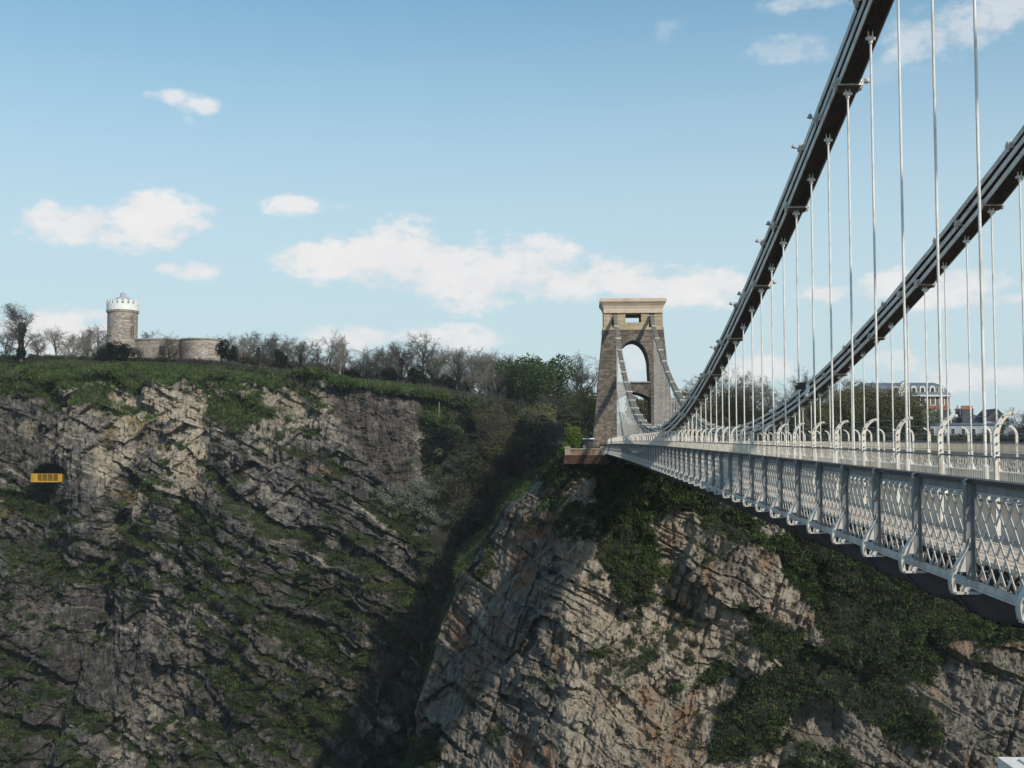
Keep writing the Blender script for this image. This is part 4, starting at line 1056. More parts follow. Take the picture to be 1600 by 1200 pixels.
q, i = pick(P, v * (pn > -.02), 15000); scatter('ivy', q, rng.uniform(.5, 1.35, len(q)), IVY, 'dark ivy and evergreen scrub hanging on the dark left cliff', 1)
q, i = pick(P, v * (pn < .06), 12000); scatter('scrub', q, rng.uniform(.5, 1.3, len(q)), SCR, 'brown bramble and scrub on the ledges of the dark left cliff', 2)
q, i = pick(P, v, 26000); scatter('grass', q, rng.uniform(.6, 1.5, len(q)), GRS, 'short green grass on the ledges of the dark left cliff', 3)
P, vg, px, py, iv = RC
v = vis(px, py) * np.clip(vg - .4, 0, 1)
ivn = fbm(P[..., 1] / 3, P[..., 2] / 3, 340, 4)
q, i = pick(P, v * np.clip(iv, .1, 1) * (ivn > -.12), 12000); scatter('ivy', q, rng.uniform(.3, 1.3, len(q)), IVY, 'dark ivy draped over the pale cliff under the bridge', 4)
pn = fbm(P[..., 1] / 7, P[..., 2] / 7, 311, 4)
q, i = pick(P, v * (pn > -.05), 11000); scatter('scrub', q, rng.uniform(.35, 1.2, len(q)), SCR, 'straggly scrub on the pale cliff under the bridge', 5)
q, i = pick(P, v, 16000); scatter('grass', q, rng.uniform(.5, 1.2, len(q)), GRS, 'green grass on the ledges of the pale cliff', 6)
# bushes on the grassy shoulder above the rocks
P, vg, px, py, _ = LC
tn = fbm(P[..., 1] / 6, P[..., 0] / 6, 370, 4)
q, i = pick(P, (py < 625) * (py > 545) * (px < 640) * (px > -40) * (tn > .1) * (vg > .4), 1300); scatter('shoulder_scrub', q, rng.uniform(.7, 2.0, len(q)), SCR + IVY + IVY, 'low dark scrub on the grassy shoulder above the cliff', 41)
q, i = pick(P, (py < 660) * (py > 540) * (px < 700) * (px > -40) * (vg > .45), 14000); scatter('shoulder_grass', q, rng.uniform(.8, 1.9, len(q)), GRS, 'fresh green grass on the shoulder above the dark cliff', 42)
# bushes over the side of the promontory behind the tower
ya_ = rng.uniform(-4, 16, 9000); xa_ = np.interp(ya_, [-60, 0, 5, 9, 14, 44], [197, 197, 222, 262, 324, 309]) + rng.uniform(-1.5, 10, 9000) ** 1.0
pa_ = np.column_stack([xa_, ya_, ground(xa_, ya_)]); pa_ = pa_[(pa_[:, 0] > 207) & (pa_[:, 2] > -50)]
na_ = fbm(pa_[:, 1] / 2, pa_[:, 0] / 9, 360)
scatter('bank_ivy', pa_[na_ > 0], rng.uniform(.8, 2.0, int((na_ > 0).sum())), IVY, 'dark ivy down the bank beside the parapet wall', 31)
scatter('bank_scrub', pa_[na_ <= 0], rng.uniform(.9, 2.2, int((na_ <= 0).sum())), SCR, 'brown scrub down the bank beside the parapet wall', 32)
# blossoming thorn on the ravine side, gorse on the sunny scar
P, vg, px, py, _ = LC
def polyw(poly): return inpoly(px, py, poly).astype(float)
q, i = pick(P, polyw([(560, 740), (700, 700), (760, 760), (770, 830), (720, 880), (660, 830), (600, 790)]) * (fbm(P[..., 1] / 5, P[..., 2] / 5, 320) > -.02), 1300)
scatter('blackthorn', q + [-.8, 0, .6], rng.uniform(.6, 1.3, len(q)), BLO, 'pale blossoming thorn bushes on the ravine side', 7)
q, i = pick(P, (polyw([(200, 655), (235, 655), (232, 685), (205, 680)]) + polyw([(165, 675), (180, 670), (180, 700), (168, 700)]) + polyw([(165, 770), (215, 775), (213, 790), (170, 782)]) + .6 * polyw([(215, 750), (250, 765), (245, 775), (215, 765)]) + .6 * polyw([(0, 790), (28, 795), (20, 815), (0, 810)])) , 260)
scatter('gorse', q + [-.5, 0, .2], rng.uniform(.4, .8, len(q)), GOR, 'yellow flowering plants on the scarred left cliff', 8)
# woodland on the slope between the two cliffs
sl = (sstep(640, 730, px) * sstep(590, 640, py) * (px < 980) * (py < 1240)); nn_ = fbm(P[..., 1] / 7, P[..., 2] / 8, 330, 4)
q, i = pick(P, sl * (nn_ > .05), 7500); scatter('slope_ivy', q + [-.4, 0, .2], rng.uniform(.7, 2.2, len(q)), IVY, 'dark evergreen bushes on the slope between the cliffs', 9)
q, i = pick(P, sl * (nn_ < .16), 5200); scatter('slope_scrub', q + [-.4, 0, .3], rng.uniform(.8, 2.4, len(q)), SCR, 'brown leafless scrub on the slope between the cliffs', 10)
gq, i = pick(P, polyw([(655, 600), (800, 612), (790, 690), (700, 690), (660, 650)]) * (nn_ > -.2), 9000)
scatter('slope_grass', gq, rng.uniform(.8, 2.0, len(gq)), GRS, 'bright green grass on the open slope right of the quarried face', 23)
q = np.stack([rng.uniform(322, 352, 9000), rng.uniform(-4, 150, 9000)], -1)
q = np.column_stack([q, plateau(q[:, 1]) + .2]); scatter('undergrowth', q, rng.uniform(.6, 1.7, len(q)), SCR + IVY[:1], 'tangled undergrowth along the skyline below the trees', 11)
q = np.stack([rng.uniform(340, 354, 3000), rng.uniform(-2, 98, 3000)], -1)
q = q[fbm(q[:, 1] / 7, q[:, 0] / 9, 350) > -.12]; q = np.column_stack([q, plateau(q[:, 1]) + rng.uniform(0, 3.2, len(q))])
scatter('thicket', q, rng.uniform(1.4, 2.9, len(q)), SCR, 'brown leafless thicket between the trunks of the clifftop wood', 21)
q = np.column_stack([rng.uniform(236, 300, 5200), rng.uniform(-26, 2, 5200)]); q = np.column_stack([q, plateau(q[:, 1]) * .9 + rng.uniform(0, 4.5, len(q))])
scatter('thicket', q, rng.uniform(1., 2.2, len(q)), SCR + IVY[:2], 'dark thicket on the hillside behind the bridge tower', 22)

# ------------------------------------------------------------------ trees
def tree_meshes(seed, h=12., spread=.55, fork=.25, dense=1., bark='bark', twig='twigs', upright=.5, trunk_r=.3):
    r = random.Random(seed); tr, tw = MB(), MB()
    def rv(s=1): return Vector((r.gauss(0, s), r.gauss(0, s), r.gauss(0, s)))
    def grow(p, d, L_, rad, lev):
        nseg = (7, 6, 4, 3, 2)[lev]; pts = [p.copy()]; dirs = []
        for i in range(nseg):
            d = (d + rv((.05, .13, .17, .2, .25)[lev]) + Vector((0, 0, (.02, .10, .07, .03, .0)[lev]))).normalized()
            p = p + d * (L_ / nseg); pts.append(p.copy()); dirs.append(d.copy())
        tip = (.45, .3, .3, .35, .4)[lev]
        rs = [max(.006, rad * (1 - (1 - tip) * i / nseg)) for i in range(nseg + 1)]
        (tr if lev < 2 else tw).tube(pts, rs, (8, 5, 4, 3, 3)[lev], False)
        if lev == 4: return
        n = int(((13, 11, 9, 6)[lev]) * (dense if lev else 1) + .5)
        for j in range(n):
            t = r.uniform((fork, .2, .12, .05)[lev], 1.0) if j else 1.
            k = min(nseg - 1, int(t * nseg)); fr = t * nseg - k
            q = pts[k].lerp(pts[k + 1], min(1, fr)); dd = dirs[k]
            side = dd.cross(rv()).normalized(); ang = r.uniform(.45, 1.05) * (spread / .55)
            if lev == 0: ang *= (1.25 - .55 * t)
            nd = (dd * math.cos(ang) + side * math.sin(ang)).normalized()
            rr = rs[k] * r.uniform(.38, .6)
            LL = L_ * (.66, .55, .50, .52)[lev] * r.uniform(.6, 1.15) * (1.1 - .35 * t if lev else 1.0 - .15 * t)
            grow(q, nd, LL, max(rr, (.08, .03, .012, .008)[lev]), lev + 1)
    grow(Vector((0, 0, -.5)), Vector((r.gauss(0, .05), r.gauss(0, .05), 1)).normalized(), h * .62, trunk_r, 0)
    zmax = max(v[2] for v in tw.v)
    k = h / zmax
    tr.v = [(a*k, b*k, c*k) for a, b, c in tr.v]; tw.v = [(a*k, b*k, c*k) for a, b, c in tw.v]
    return tr.mesh('trunk', M[bark], True), tw.mesh('crown', M[twig])
BARE = [tree_meshes(1), tree_meshes(2, spread=.7), tree_meshes(3, spread=.5, fork=.15), tree_meshes(4, spread=.62, fork=.4, dense=.9), tree_meshes(9, spread=.75, fork=.3)]
PALE = [tree_meshes(5, bark='pale_bark', twig='pale_twigs', spread=.45, fork=.3), tree_meshes(6, bark='pale_bark', twig='pale_twigs', spread=.6, dense=.9)]
def leafy(seed, mat, h=10., w=5., n=5200, leaf=.16, trunk=None, squash=1., low=.25, lumps=14):
    r = random.Random(seed); g = MB()
    L_ = [(Vector((r.gauss(0, .38) * w * .5, r.gauss(0, .38) * w * .5, h * r.uniform(low + .08, .80))), r.uniform(.24, .42) * w * .62) for _ in range(lumps)]
    for _ in range(n):
        c, R = r.choice(L_); d = Vector((r.gauss(0,1), r.gauss(0,1), r.gauss(0,1))).normalized(); rad = R * r.uniform(.35, 1.06) ** .5
        p = c + Vector((d.x, d.y, d.z * squash)) * rad
        if p.z > h: p.z = h - r.uniform(0, .5)
        a = Vector((r.gauss(0,1), r.gauss(0,1), r.gauss(0,1))).normalized(); b_ = a.orthogonal().normalized(); s = leaf * r.uniform(.6, 1.4)
        g.add([p - a*s, p + b_*s*.6, p + a*s, p - b_*s*.6], [(0, 1, 2, 3)])
    t = MB(); t.tube([(0, 0, -.5), (r.gauss(0, .15), r.gauss(0, .15), h * .35), (r.gauss(0, .3), r.gauss(0, .3), h * .75)], [.28, .2, .07], 7)
    for _ in range(9):
        c, R = r.choice(L_); t.tube([(0, 0, h * r.uniform(.15, .4)), tuple(c * .6 + Vector((0, 0, c.z * .3))), tuple(c)], [.11, .07, .02], 5)
    return t.mesh('trunk', M['bark'], True), g.mesh('crown', M[mat])
LEAF = {'fresh': leafy(1, 'fresh_leaf', 10, 9, 9000, lumps=24), 'olive': leafy(2, 'olive_leaf', 12, 9, 12000, .13, lumps=20, low=.12), 'olive2': leafy(7, 'olive_leaf', 12, 8, 10500, .13, lumps=16, low=.1),
        'yew': leafy(3, 'yew_leaf', 9, 4.6, 5200, .17, low=.02, lumps=18), 'yellow': leafy(4, 'yellow_leaf', 5, 4.6, 4200, .12, low=.02, lumps=30), 'bush': leafy(5, 'yew_leaf', 4, 4.6, 3600, .14, low=0., lumps=14),
        'scrubby': leafy(6, 'scrub', 5, 5.5, 2600, .11, low=0., lumps=14)}
IVT = MB()
rr_ = random.Random(8)
for _ in range(1500):
    z = rr_.uniform(.0, 7.5); a = rr_.uniform(0, 6.28); R = .32 + .3 * math.sin(z * 1.3) * rr_.random()
    p = Vector((math.cos(a) * R, math.sin(a) * R, z)); d = Vector((rr_.gauss(0,1), rr_.gauss(0,1), rr_.gauss(0,1))).normalized(); e = d.orthogonal()
    IVT.add([p - d*.16, p + e*.1, p + d*.16, p - e*.1], [(0, 1, 2, 3)])
ivt_me = IVT.mesh('ivy_sleeve', M['ivy'])

def plant_tree(name, pair, px_, top, X, label, group=None, cat='tree', wide=1., base_z=None, rz=None, ivy=False, H0=12.):
    """px_, top: where its crown tops out in the photograph; stands on the land at distance X"""
    t = at(px_, top, X); gz = base_z if base_z is not None else float(plateau(t.y)) - .3
    H = max(1.5, t.z - gz)
    r = random.Random(int(px_ * 7 + top))
    o = empty(name, (X, t.y, gz), r.uniform(0, 6.28) if rz is None else rz, label=label, cat=cat, group=group)
    k = H / H0; o.scale = (k * wide, k * wide, k)
    put('trunk', pair[0], o); put('crown', pair[1], o)
    if ivy: put('ivy_sleeve', ivt_me, o)
    return o
G1 = 'bare trees along the clifftop skyline'
sky_trees = [
 (35, 470, 318, BARE[0], 'large dark bare tree with ivy-clad trunk, far left of the skyline', 1.55, True),
 (92, 508, 330, PALE[1], 'low pale bare tree between the ivy-clad tree and the round tower', 1.5, False),
 (124, 515, 332, PALE[0], 'slender pale sapling just left of the round tower bushes', 1.2, False),
 (152, 504, 336, PALE[1], 'pale bare tree touching the left side of the round tower', 1.3, False),
 (238, 514, 345, BARE[2], 'bare treetop rising behind the low curved wall', 1.6, False),
 (266, 517, 323, BARE[1], 'dark spreading bare tree in front of the low curved wall', 1.75, False),
 (375, 520, 340, PALE[1], 'pale bare tree just right of the dark yew', 1.2, False),
 (404, 518, 336, BARE[2], 'ivy-wrapped bare tree right of the dark yew', 1.1, True),
 (450, 526, 338, BARE[3], 'bare tree behind the round dark holly bush', 1.2, False),
 (470, 528, 334, BARE[0], 'bare tree second to the right of the dark holly', 1.05, True),
 (495, 532, 340, BARE[2], 'bare tree between the holly and the tall pale tree', 1.2, False),
 (531, 511, 326, PALE[0], 'tall slender pale tree standing alone above the cliff edge', 1.0, False),
 (563, 542, 338, BARE[3], 'low bare tree just right of the tall pale tree', 1.4, False),
 (590, 546, 342, BARE[4], 'low bare tree left of the twin dark trees', 1.4, False),
 (612, 533, 334, BARE[2], 'left of the twin dark upright trees', 1.0, False),
 (627, 528, 338, BARE[0], 'right of the twin dark upright trees', 1.0, True),
 (660, 515, 334, BARE[4], 'broad dark spreading bare tree, tallest in the middle of the ridge', 1.15, False),
 (690, 546, 342, PALE[1], 'pale bare tree just right of the broad spreading tree', 1.2, False),
 (712, 540, 336, BARE[3], 'bare tree with rounded crown right of the broad spreading tree', 1.3, False),
 (736, 543, 338, PALE[1], 'pale many-stemmed tree on the ridge', 1.2, False),
 (757, 541, 334, PALE[0], 'pale slender tree at the right end of the ridge', 1.2, False),
 (778, 548, 340, BARE[1], 'brown bare tree at the right end of the ridge', 1.3, False)]
for a, b_, X, pr, lb_, wd, iv_ in sky_trees:
    plant_tree('bare_tree', pr, a, b_, X, lb_, G1, wide=wd, ivy=iv_, base_z=float(plateau(at(a, b_, X).y)) - .4)
fill = [(8, 520), (60, 522), (108, 526), (140, 522), (185, 520), (360, 528), (388, 526), (425, 528), (440, 532), (482, 536), (510, 535), (548, 545), (576, 548), (602, 548), (640, 545), (675, 545), (700, 550), (722, 550), (745, 550), (768, 552), (792, 560), (812, 565)]
fill_l = ['thin back-row bare tree at the far left edge of the skyline', 'back-row bare tree just right of the large ivy-clad tree', 'back-row sapling between the two pale trees left of the round tower', 'back-row bare tree left of the tree touching the round tower',
 'back-row bare tree peeping out beside the round tower', 'back-row bare tree between the two dark yews', 'back-row bare tree right of the smaller yew', 'back-row bare tree left of the dark holly', 'back-row bare tree directly behind the dark holly',
 'back-row bare tree between the two trees right of the holly', 'back-row bare tree left of the tall slender pale tree', 'back-row bare tree right of the tall slender pale tree', 'back-row bare tree between the two low bare trees', 'back-row bare tree left of the twin upright trees',
 'back-row bare tree right of the twin upright trees', 'back-row bare tree right under the broad spreading tree', 'back-row bare tree left of the rounded crown tree', 'back-row bare tree behind the rounded crown tree', 'back-row bare tree left of the pale slender tree on the ridge end',
 'back-row bare tree right of the pale slender tree on the ridge end', 'back-row bare tree left edge of the green tree', 'back-row bare tree hidden low behind the green tree']
for j, (a, b_) in enumerate(fill):
    b_ -= 11
    plant_tree('bare_tree', (BARE + PALE)[(j * 3) % 7], a, b_, 350 + (j * 7) % 14, fill_l[j], 'back row of bare trees on the clifftop', wide=1.45, base_z=float(plateau(at(a, b_, 350).y)) - .6)
plant_tree('green_tree', LEAF['fresh'], 842, 547, 330, 'round fresh green tree on the skyline left of the bridge tower', wide=1.0, base_z=8., H0=10)
plant_tree('bare_tree', BARE[0], 905, 546, 345, 'dark bare tree with fine twigs immediately left of the bridge tower', wide=1.2)
plant_tree('bare_tree', BARE[2], 884, 560, 345, 'dark bare tree between the green tree and the bridge tower', wide=1.2)
G2 = 'olive brown trees filling the ravine'
def on_slope(px_, py_):
    d = (LC[2] - px_) ** 2 + (LC[3] - py_) ** 2; i = np.unravel_index(np.argmin(d), d.shape); return LC[0][i]
for a, b_, base, kd, lb_ in ((800, 585, 650, 'olive', 'olive brown budding tree at the head of the ravine, upper left'), (838, 574, 670, 'olive2', 'largest olive brown budding tree in the ravine, below the green tree'),
                       (872, 588, 690, 'olive', 'olive brown budding tree close to the tower wall'), (903, 606, 700, 'olive2', 'olive brown tree right beside the tower foot'),
                       (822, 640, 740, 'olive2', 'brown tree halfway down the ravine side'), (862, 655, 760, 'olive', 'brown tree above the pale cliff edge'), (785, 655, 745, 'olive', 'brown tree left of the ravine centre'),
                       (768, 622, 700, 'olive2', 'brown tree on the grassy slope edge'), (835, 705, 800, 'olive', 'lowest brown tree in the ravine notch'), (788, 725, 820, 'olive2', 'shaded brown tree low in the ravine'),
                       (748, 700, 765, 'scrubby', 'brown thicket bush on the ravine slope'), (742, 775, 835, 'scrubby', 'dark bush deep in the ravine'), (700, 850, 905, 'scrubby', 'bush at the lower ravine mouth'), (712, 745, 800, 'scrubby', 'brown bush below the grassy slope'), (795, 612, 700, 'olive', 'broad olive tree at the left shoulder of the ravine mass'), (880, 640, 735, 'olive2', 'broad olive tree at the right shoulder of the ravine mass'), (835, 622, 735, 'olive', 'broad olive tree filling the front of the ravine mass'), (770, 700, 790, 'olive2', 'olive tree low on the left of the ravine mass'), (820, 600, 665, 'olive2', 'olive tree tucked under the left side of the green tree'), (860, 612, 690, 'olive', 'olive tree tucked under the right side of the green tree'), (810, 670, 745, 'olive2', 'rounded olive tree in the middle of the ravine mass'), (845, 640, 720, 'olive', 'olive tree at the heart of the ravine mass'), (744, 634, 680, 'bush', 'dark holly in the middle of the grassy slope'), (690, 668, 705, 'bush', 'dark bush under the hillside path'), (735, 800, 850, 'bush', 'dark green bush low in the ravine')):
    g_ = on_slope(a, base); plant_tree('ravine_tree', LEAF[kd], a, b_, float(g_[0]) - .5, lb_, G2, wide=1.35 if 'olive' in kd else 1.2, H0={'scrubby': 5, 'bush': 4}.get(kd, 12), base_z=float(g_[2]) - .5)
for a, b_, base, lb_ in ((785, 600, 665, 'leafless tree at the top left of the ravine'), (815, 612, 690, 'leafless tree left below the green tree'), (850, 610, 695, 'leafless tree right below the green tree'), (885, 630, 715, 'leafless tree left of the tower foot'),
                      (808, 655, 740, 'leafless tree halfway down the ravine'), (845, 665, 760, 'leafless tree above the pale cliff edge in the ravine'), (772, 640, 715, 'leafless tree on the left edge of the ravine wood'),
                      (722, 690, 760, 'small leafless tree on the slope among blossom bushes'), (690, 820, 880, 'leafless tree low on the slope beside the pale cliff'), (660, 930, 1010, 'leafless tree in the dark bottom of the ravine'), (590, 1010, 1090, 'leafless tree at the foot of the dark cliff'), (640, 1060, 1150, 'leafless tree in the deepest shade left of the pale cliff')):
    g_ = on_slope(a, base); plant_tree('bare_tree', BARE[(a // 5) % 5], a, b_, float(g_[0]) - .5, lb_, 'leafless trees in the ravine', wide=1.2, base_z=float(g_[2]) - .5)
plant_tree('shrub', LEAF['yellow'], 897, 664, 200.5, 'round yellow-green shrub above the low parapet wall', cat='shrub', wide=.95, H0=5, base_z=1.0)
plant_tree('yew_tree', LEAF['yew'], 344, 522, 333, 'dark conical yew at the right end of the curved wall', wide=.95, H0=9, base_z=24.8)
plant_tree('yew_tree', LEAF['yew'], 364, 535, 334, 'smaller dark yew beside the conical one', wide=.8, H0=9, base_z=24.5)
plant_tree('holly_bush', LEAF['yew'], 436, 541, 330, 'dark round holly standing on the clifftop grass', cat='bush', wide=.9, H0=9, base_z=22.5)
plant_tree('shrub', LEAF['bush'], 546, 579, 322, 'low dark round bush right of the tall pale tree', cat='bush', wide=1.1, H0=4, base_z=19.6)
for a, b_, lb_ in ((178, 533, 'dark bush at the left foot of the round tower'), (193, 537, 'dark bush against the low curved wall'), (160, 541, 'low dark bush left of the round tower')):
    plant_tree('shrub', LEAF['bush'], a, b_, 321, lb_, cat='bush', wide=1.0, H0=4, base_z=26.5)
plant_tree('shrub', LEAF['scrubby'], 215, 540, 320, 'pale green shrub in front of the curved wall', cat='bush', wide=.9, H0=5, base_z=26.3)
for a, b_, X, lb_ in ((610, 575, 332, 'dark evergreen bush under the twin dark trees'), (655, 572, 331, 'dark evergreen bush under the broad spreading tree'), (700, 585, 331, 'dark bush right of the broad tree')  ):
    plant_tree('shrub', LEAF['bush'], a, b_, X, lb_, cat='bush', wide=.9, H0=4)
# trees right of the tower
G3 = 'bare trees beyond the bridge'
rt = [(1075, 585, 262), (1100, 582, 266), (1128, 590, 258), (1152, 567, 262), (1182, 574, 268), (1207, 592, 262), (1232, 600, 258), (1262, 572, 270), (1288, 574, 260), (1315, 590, 266), (1343, 583, 258), (1370, 590, 264), (1392, 600, 262), (1562, 640, 262), (1585, 634, 268), (1612, 630, 262), (1640, 625, 262), (1068, 610, 250), (1165, 605, 250), (1300, 615, 250), (1360, 612, 250)]
rt_l = ['bare tree just right of the bridge tower', 'second bare tree right of the bridge tower', 'bare tree behind the near chain where it sweeps upward', 'tall pale-twigged bare tree right of the near chain', 'broad bare tree next to the tall pale-twigged one', 'low bare tree in the dip between the two tree clumps',
 'lowest bare tree in the dip left of the camera box', 'tall bare tree directly behind the camera box', 'tall bare tree right of the camera box', 'bare tree behind the upward sweep of the far chain', 'bare tree tallest left of the mansion', 'bare tree second left of the mansion', 'bare tree covering the left end of the mansion',
 'bare tree right of the dark-roofed house', 'bare tree near the right edge of the frame', 'bare tree at the right edge of the frame', 'bare tree cut off by the right edge of the frame', 'small front bare tree right of the bridge tower', 'small front bare tree below the tall pale-twigged one', 'small front bare tree right of the far chain low point', 'small front bare tree left of the mansion']
bt_l = ['budding tree touching the right side of the bridge tower', 'budding tree left of the mansion roof', 'low budding tree in front of the mansion left end', 'low budding tree behind the crossing of the two chains', 'low budding tree in the dip of the tree belt', 'low budding tree right of the camera box', 'budding tree at the right edge of the frame', 'budding tree right of the pale blue terrace']
for j, (a, b_, X) in enumerate(rt):
    plant_tree('bare_tree', (BARE + PALE[1:])[j % 6], a, b_, X, rt_l[j], G3, wide=1.25, base_z=.5)
for a, b_, lb_ in ((998, 606, 'dark tree seen through the lower arch of the tower, left'), (1012, 602, 'dark tree seen through the lower arch of the tower, right'), (925, 590, 'dark tree peeping out at the left flank of the tower')):
    plant_tree('ravine_tree', LEAF['olive2'], a, b_, 240, lb_, 'dark trees behind the tower', wide=1.0, base_z=.3)
for a, b_, lb_ in ((1352, 586, 'dense dark budding tree masking the left half of the mansion'), (1392, 594, 'dense dark budding tree directly left of the mansion dormers'), (1320, 600, 'dense dark tree left of the two that mask the mansion'), (1412, 612, 'lower dark tree in front of the mansion gable'), (1150, 600, 'dense dark tree low behind the first long rods')):
    plant_tree('ravine_tree', LEAF['olive'], a, b_, 249, lb_, 'dense trees masking the mansion', wide=1.15, base_z=.3)
for j, (a, b_, X) in enumerate(((1060, 600, 256), (1345, 600, 250), (1385, 622, 250), (1110, 622, 246), (1200, 628, 246), (1270, 618, 246), (1600, 655, 250), (1545, 665, 250))):
    plant_tree('ravine_tree', LEAF['olive2' if j % 2 else 'olive'], a, b_, X, bt_l[j], 'budding trees beyond the bridge', wide=1.1, base_z=.3)
q = np.column_stack([rng.uniform(236, 262, 5000), rng.uniform(-120, -22, 5000), rng.uniform(.5, 3.5, 5000)])
scatter('hedge', q, rng.uniform(.8, 1.8, len(q)), SCR + IVY[:2], 'dense dark hedge and undergrowth beyond the bridge deck', 12)

# ------------------------------------------------------------------ observatory on the clifftop
OX = 331.; oc = at(190.5, 555, OX); OZ = 26.6
OB = empty('observatory', (OX, oc.y, OZ), label='round stone observatory tower with white battlements and low curved wall on the clifftop', cat='building')
def zat(py_, X=OX): return at(190, py_, X).z - OZ
zc0, zc1, zt = zat(486), zat(470), zat(458)
b = MB(); b.lathe([(5.6, -1), (5.2, 1.5), (4.3, 4.5), (4.12, 7), (4.12, zc0 - .5), (4.12, zc0)], 40); b.build('wall', M['obs_stone'], OB, True)
b = MB(); b.lathe([(4.12, zc0 - .02), (4.42, zc0), (4.42, zc1 - 1.15), (4.12, zc1 - 1.15), (4.12, zc0 + .3)], 40); b.build('crown', M['white_paint'], OB)
for i in range(18):
    a = 2 * math.pi * (i + .5) / 18; b = MB(); da = 2 * math.pi / 18 * .30
    pl = [(4.42*math.cos(a-da), 4.42*math.sin(a-da)), (4.42*math.cos(a+da), 4.42*math.sin(a+da)), (4.1*math.cos(a+da), 4.1*math.sin(a+da)), (4.1*math.cos(a-da), 4.1*math.sin(a-da))]
    b.prism_z(pl, zc1 - 1.15, zc1); b.build('merlon', M['white_paint'], OB)
b = MB()
for i in range(40):
    a = 2 * math.pi * i / 40; c_, s_ = math.cos(a), math.sin(a); t_ = (-s_ * .16, c_ * .16)
    b.prism_z([(4.1*c_-t_[0], 4.1*s_-t_[1]), (4.45*c_-t_[0], 4.45*s_-t_[1]), (4.45*c_+t_[0], 4.45*s_+t_[1]), (4.1*c_+t_[0], 4.1*s_+t_[1])], zc0 - .55, zc0 - .02)
b.build('corbels', M['obs_stone'], OB)
b = MB(); b.lathe([(4.0, zc1 - .9), (3.0, zc1 + .25), (1.2, zc1 + 1.0), (.85, zc1 + 1.05), (.85, zt - .15), (.5, zt), (.0, zt + .1)], 20); b.lathe([(.12, zt + .05), (.25, zt + .25), (.1, zt + .45), (0, zt + .5)], 8)
b.build('dome', worn('lead', (.38, .40, .43), (.26, .28, .3), 1.5, .5), OB, True)
for ang, z0_, z1_, w_ in ((-.55 + math.pi, zat(525), zat(512), .55), (-1.0 + math.pi * 1.0 + 2.05, zat(527), zat(511), .55), (math.pi + 1.02, zat(504), zat(494), .4)):
    c_, s_ = math.cos(ang), math.sin(ang)
    b = MB(); tx, ty = -s_, c_
    for (r0, r1, w, a0, a1) in ((4.05, 4.22, w_, z0_, z1_),):
        b.prism_z([(r0*c_-tx*w, r0*s_-ty*w), (r1*c_-tx*w, r1*s_-ty*w), (r1*c_+tx*w, r1*s_+ty*w), (r0*c_+tx*w, r0*s_+ty*w)], a0, a1)
    wo = b.build('window', M['glass_dark'], OB)
    b = MB()
    for e in (-1, 0, 1):
        u = e * w_; b.bar((4.25*c_+tx*u, 4.25*s_+ty*u, z0_), (4.25*c_+tx*u, 4.25*s_+ty*u, z1_), .14, .14, up=(c_, s_, 0))
    b.bar((4.25*c_-tx*w_, 4.25*s_-ty*w_, z0_), (4.25*c_+tx*w_, 4.25*s_+ty*w_, z0_), .16, .16); b.bar((4.25*c_-tx*w_, 4.25*s_-ty*w_, z1_), (4.25*c_+tx*w_, 4.25*s_+ty*w_, z1_), .16, .16)
    b.build('frame', M['coping'], wo)
# low curved wall and bastion
def wallpts(cx, cy, R, a0, a1, n=26): return [(cx + R*math.cos(a0+(a1-a0)*i/n), cy + R*math.sin(a0+(a1-a0)*i/n)) for i in range(n+1)]
yA, yB, yC, yD = [at(p, 540, OX).y - oc.y for p in (190, 242, 289, 342)]
zw = zat(532)
m_ = MB(); R1 = abs(yA - yC) / 2 * 1.15; cx1 = 3.2 + R1 * .5
pts = wallpts(cx1, (yA + yC) / 2, R1, math.pi + 1.05, math.pi - 1.05)
m_.prism_z(pts + [(10, yC), (10, yA)][::-1], -1.5, zw); m_.build('curved_wall', M['obs_stone'], OB)
m_ = MB(); R2 = abs(yC - yD) / 2 * 1.18
pts2 = [(2.5 + R2*math.cos(t), (yC + yD) / 2 + .9 + R2*math.sin(t)) for t in np.linspace(0, 2*math.pi, 36, endpoint=False)]
m_.prism_z(pts2, -4, zw - .05); m_.build('bastion_wall', M['obs_stone'], OB)
m_ = MB(); pts = [(cx1 + (x - cx1) * 1.025, (yA+yC)/2 + (y - (yA+yC)/2) * 1.025) for x, y in pts]; m_.prism_z(pts, zw + .003, zw + .38)
pts2 = [(2.5 + (R2+.22)*math.cos(t), (yC + yD) / 2 + .9 + (R2+.22)*math.sin(t)) for t in np.linspace(0, 2*math.pi, 36, endpoint=False)]
m_.prism_z(pts2, zw - .03, zw + .34); m_.build('parapet_coping', M['coping'], OB)
wz = zat(553)
for u in (at(255, 550, OX).y - oc.y, at(259.5, 550, OX).y - oc.y):
    b = MB(); b.box(cx1 - R1 - .12, cx1 - R1 + 1.4, u - .32, u + .32, wz, wz + 2.0); b.build('window', M['glass_dark'], OB)

# ------------------------------------------------------------------ yellow balcony at the cave mouth
pb = at(72, 752, 250)
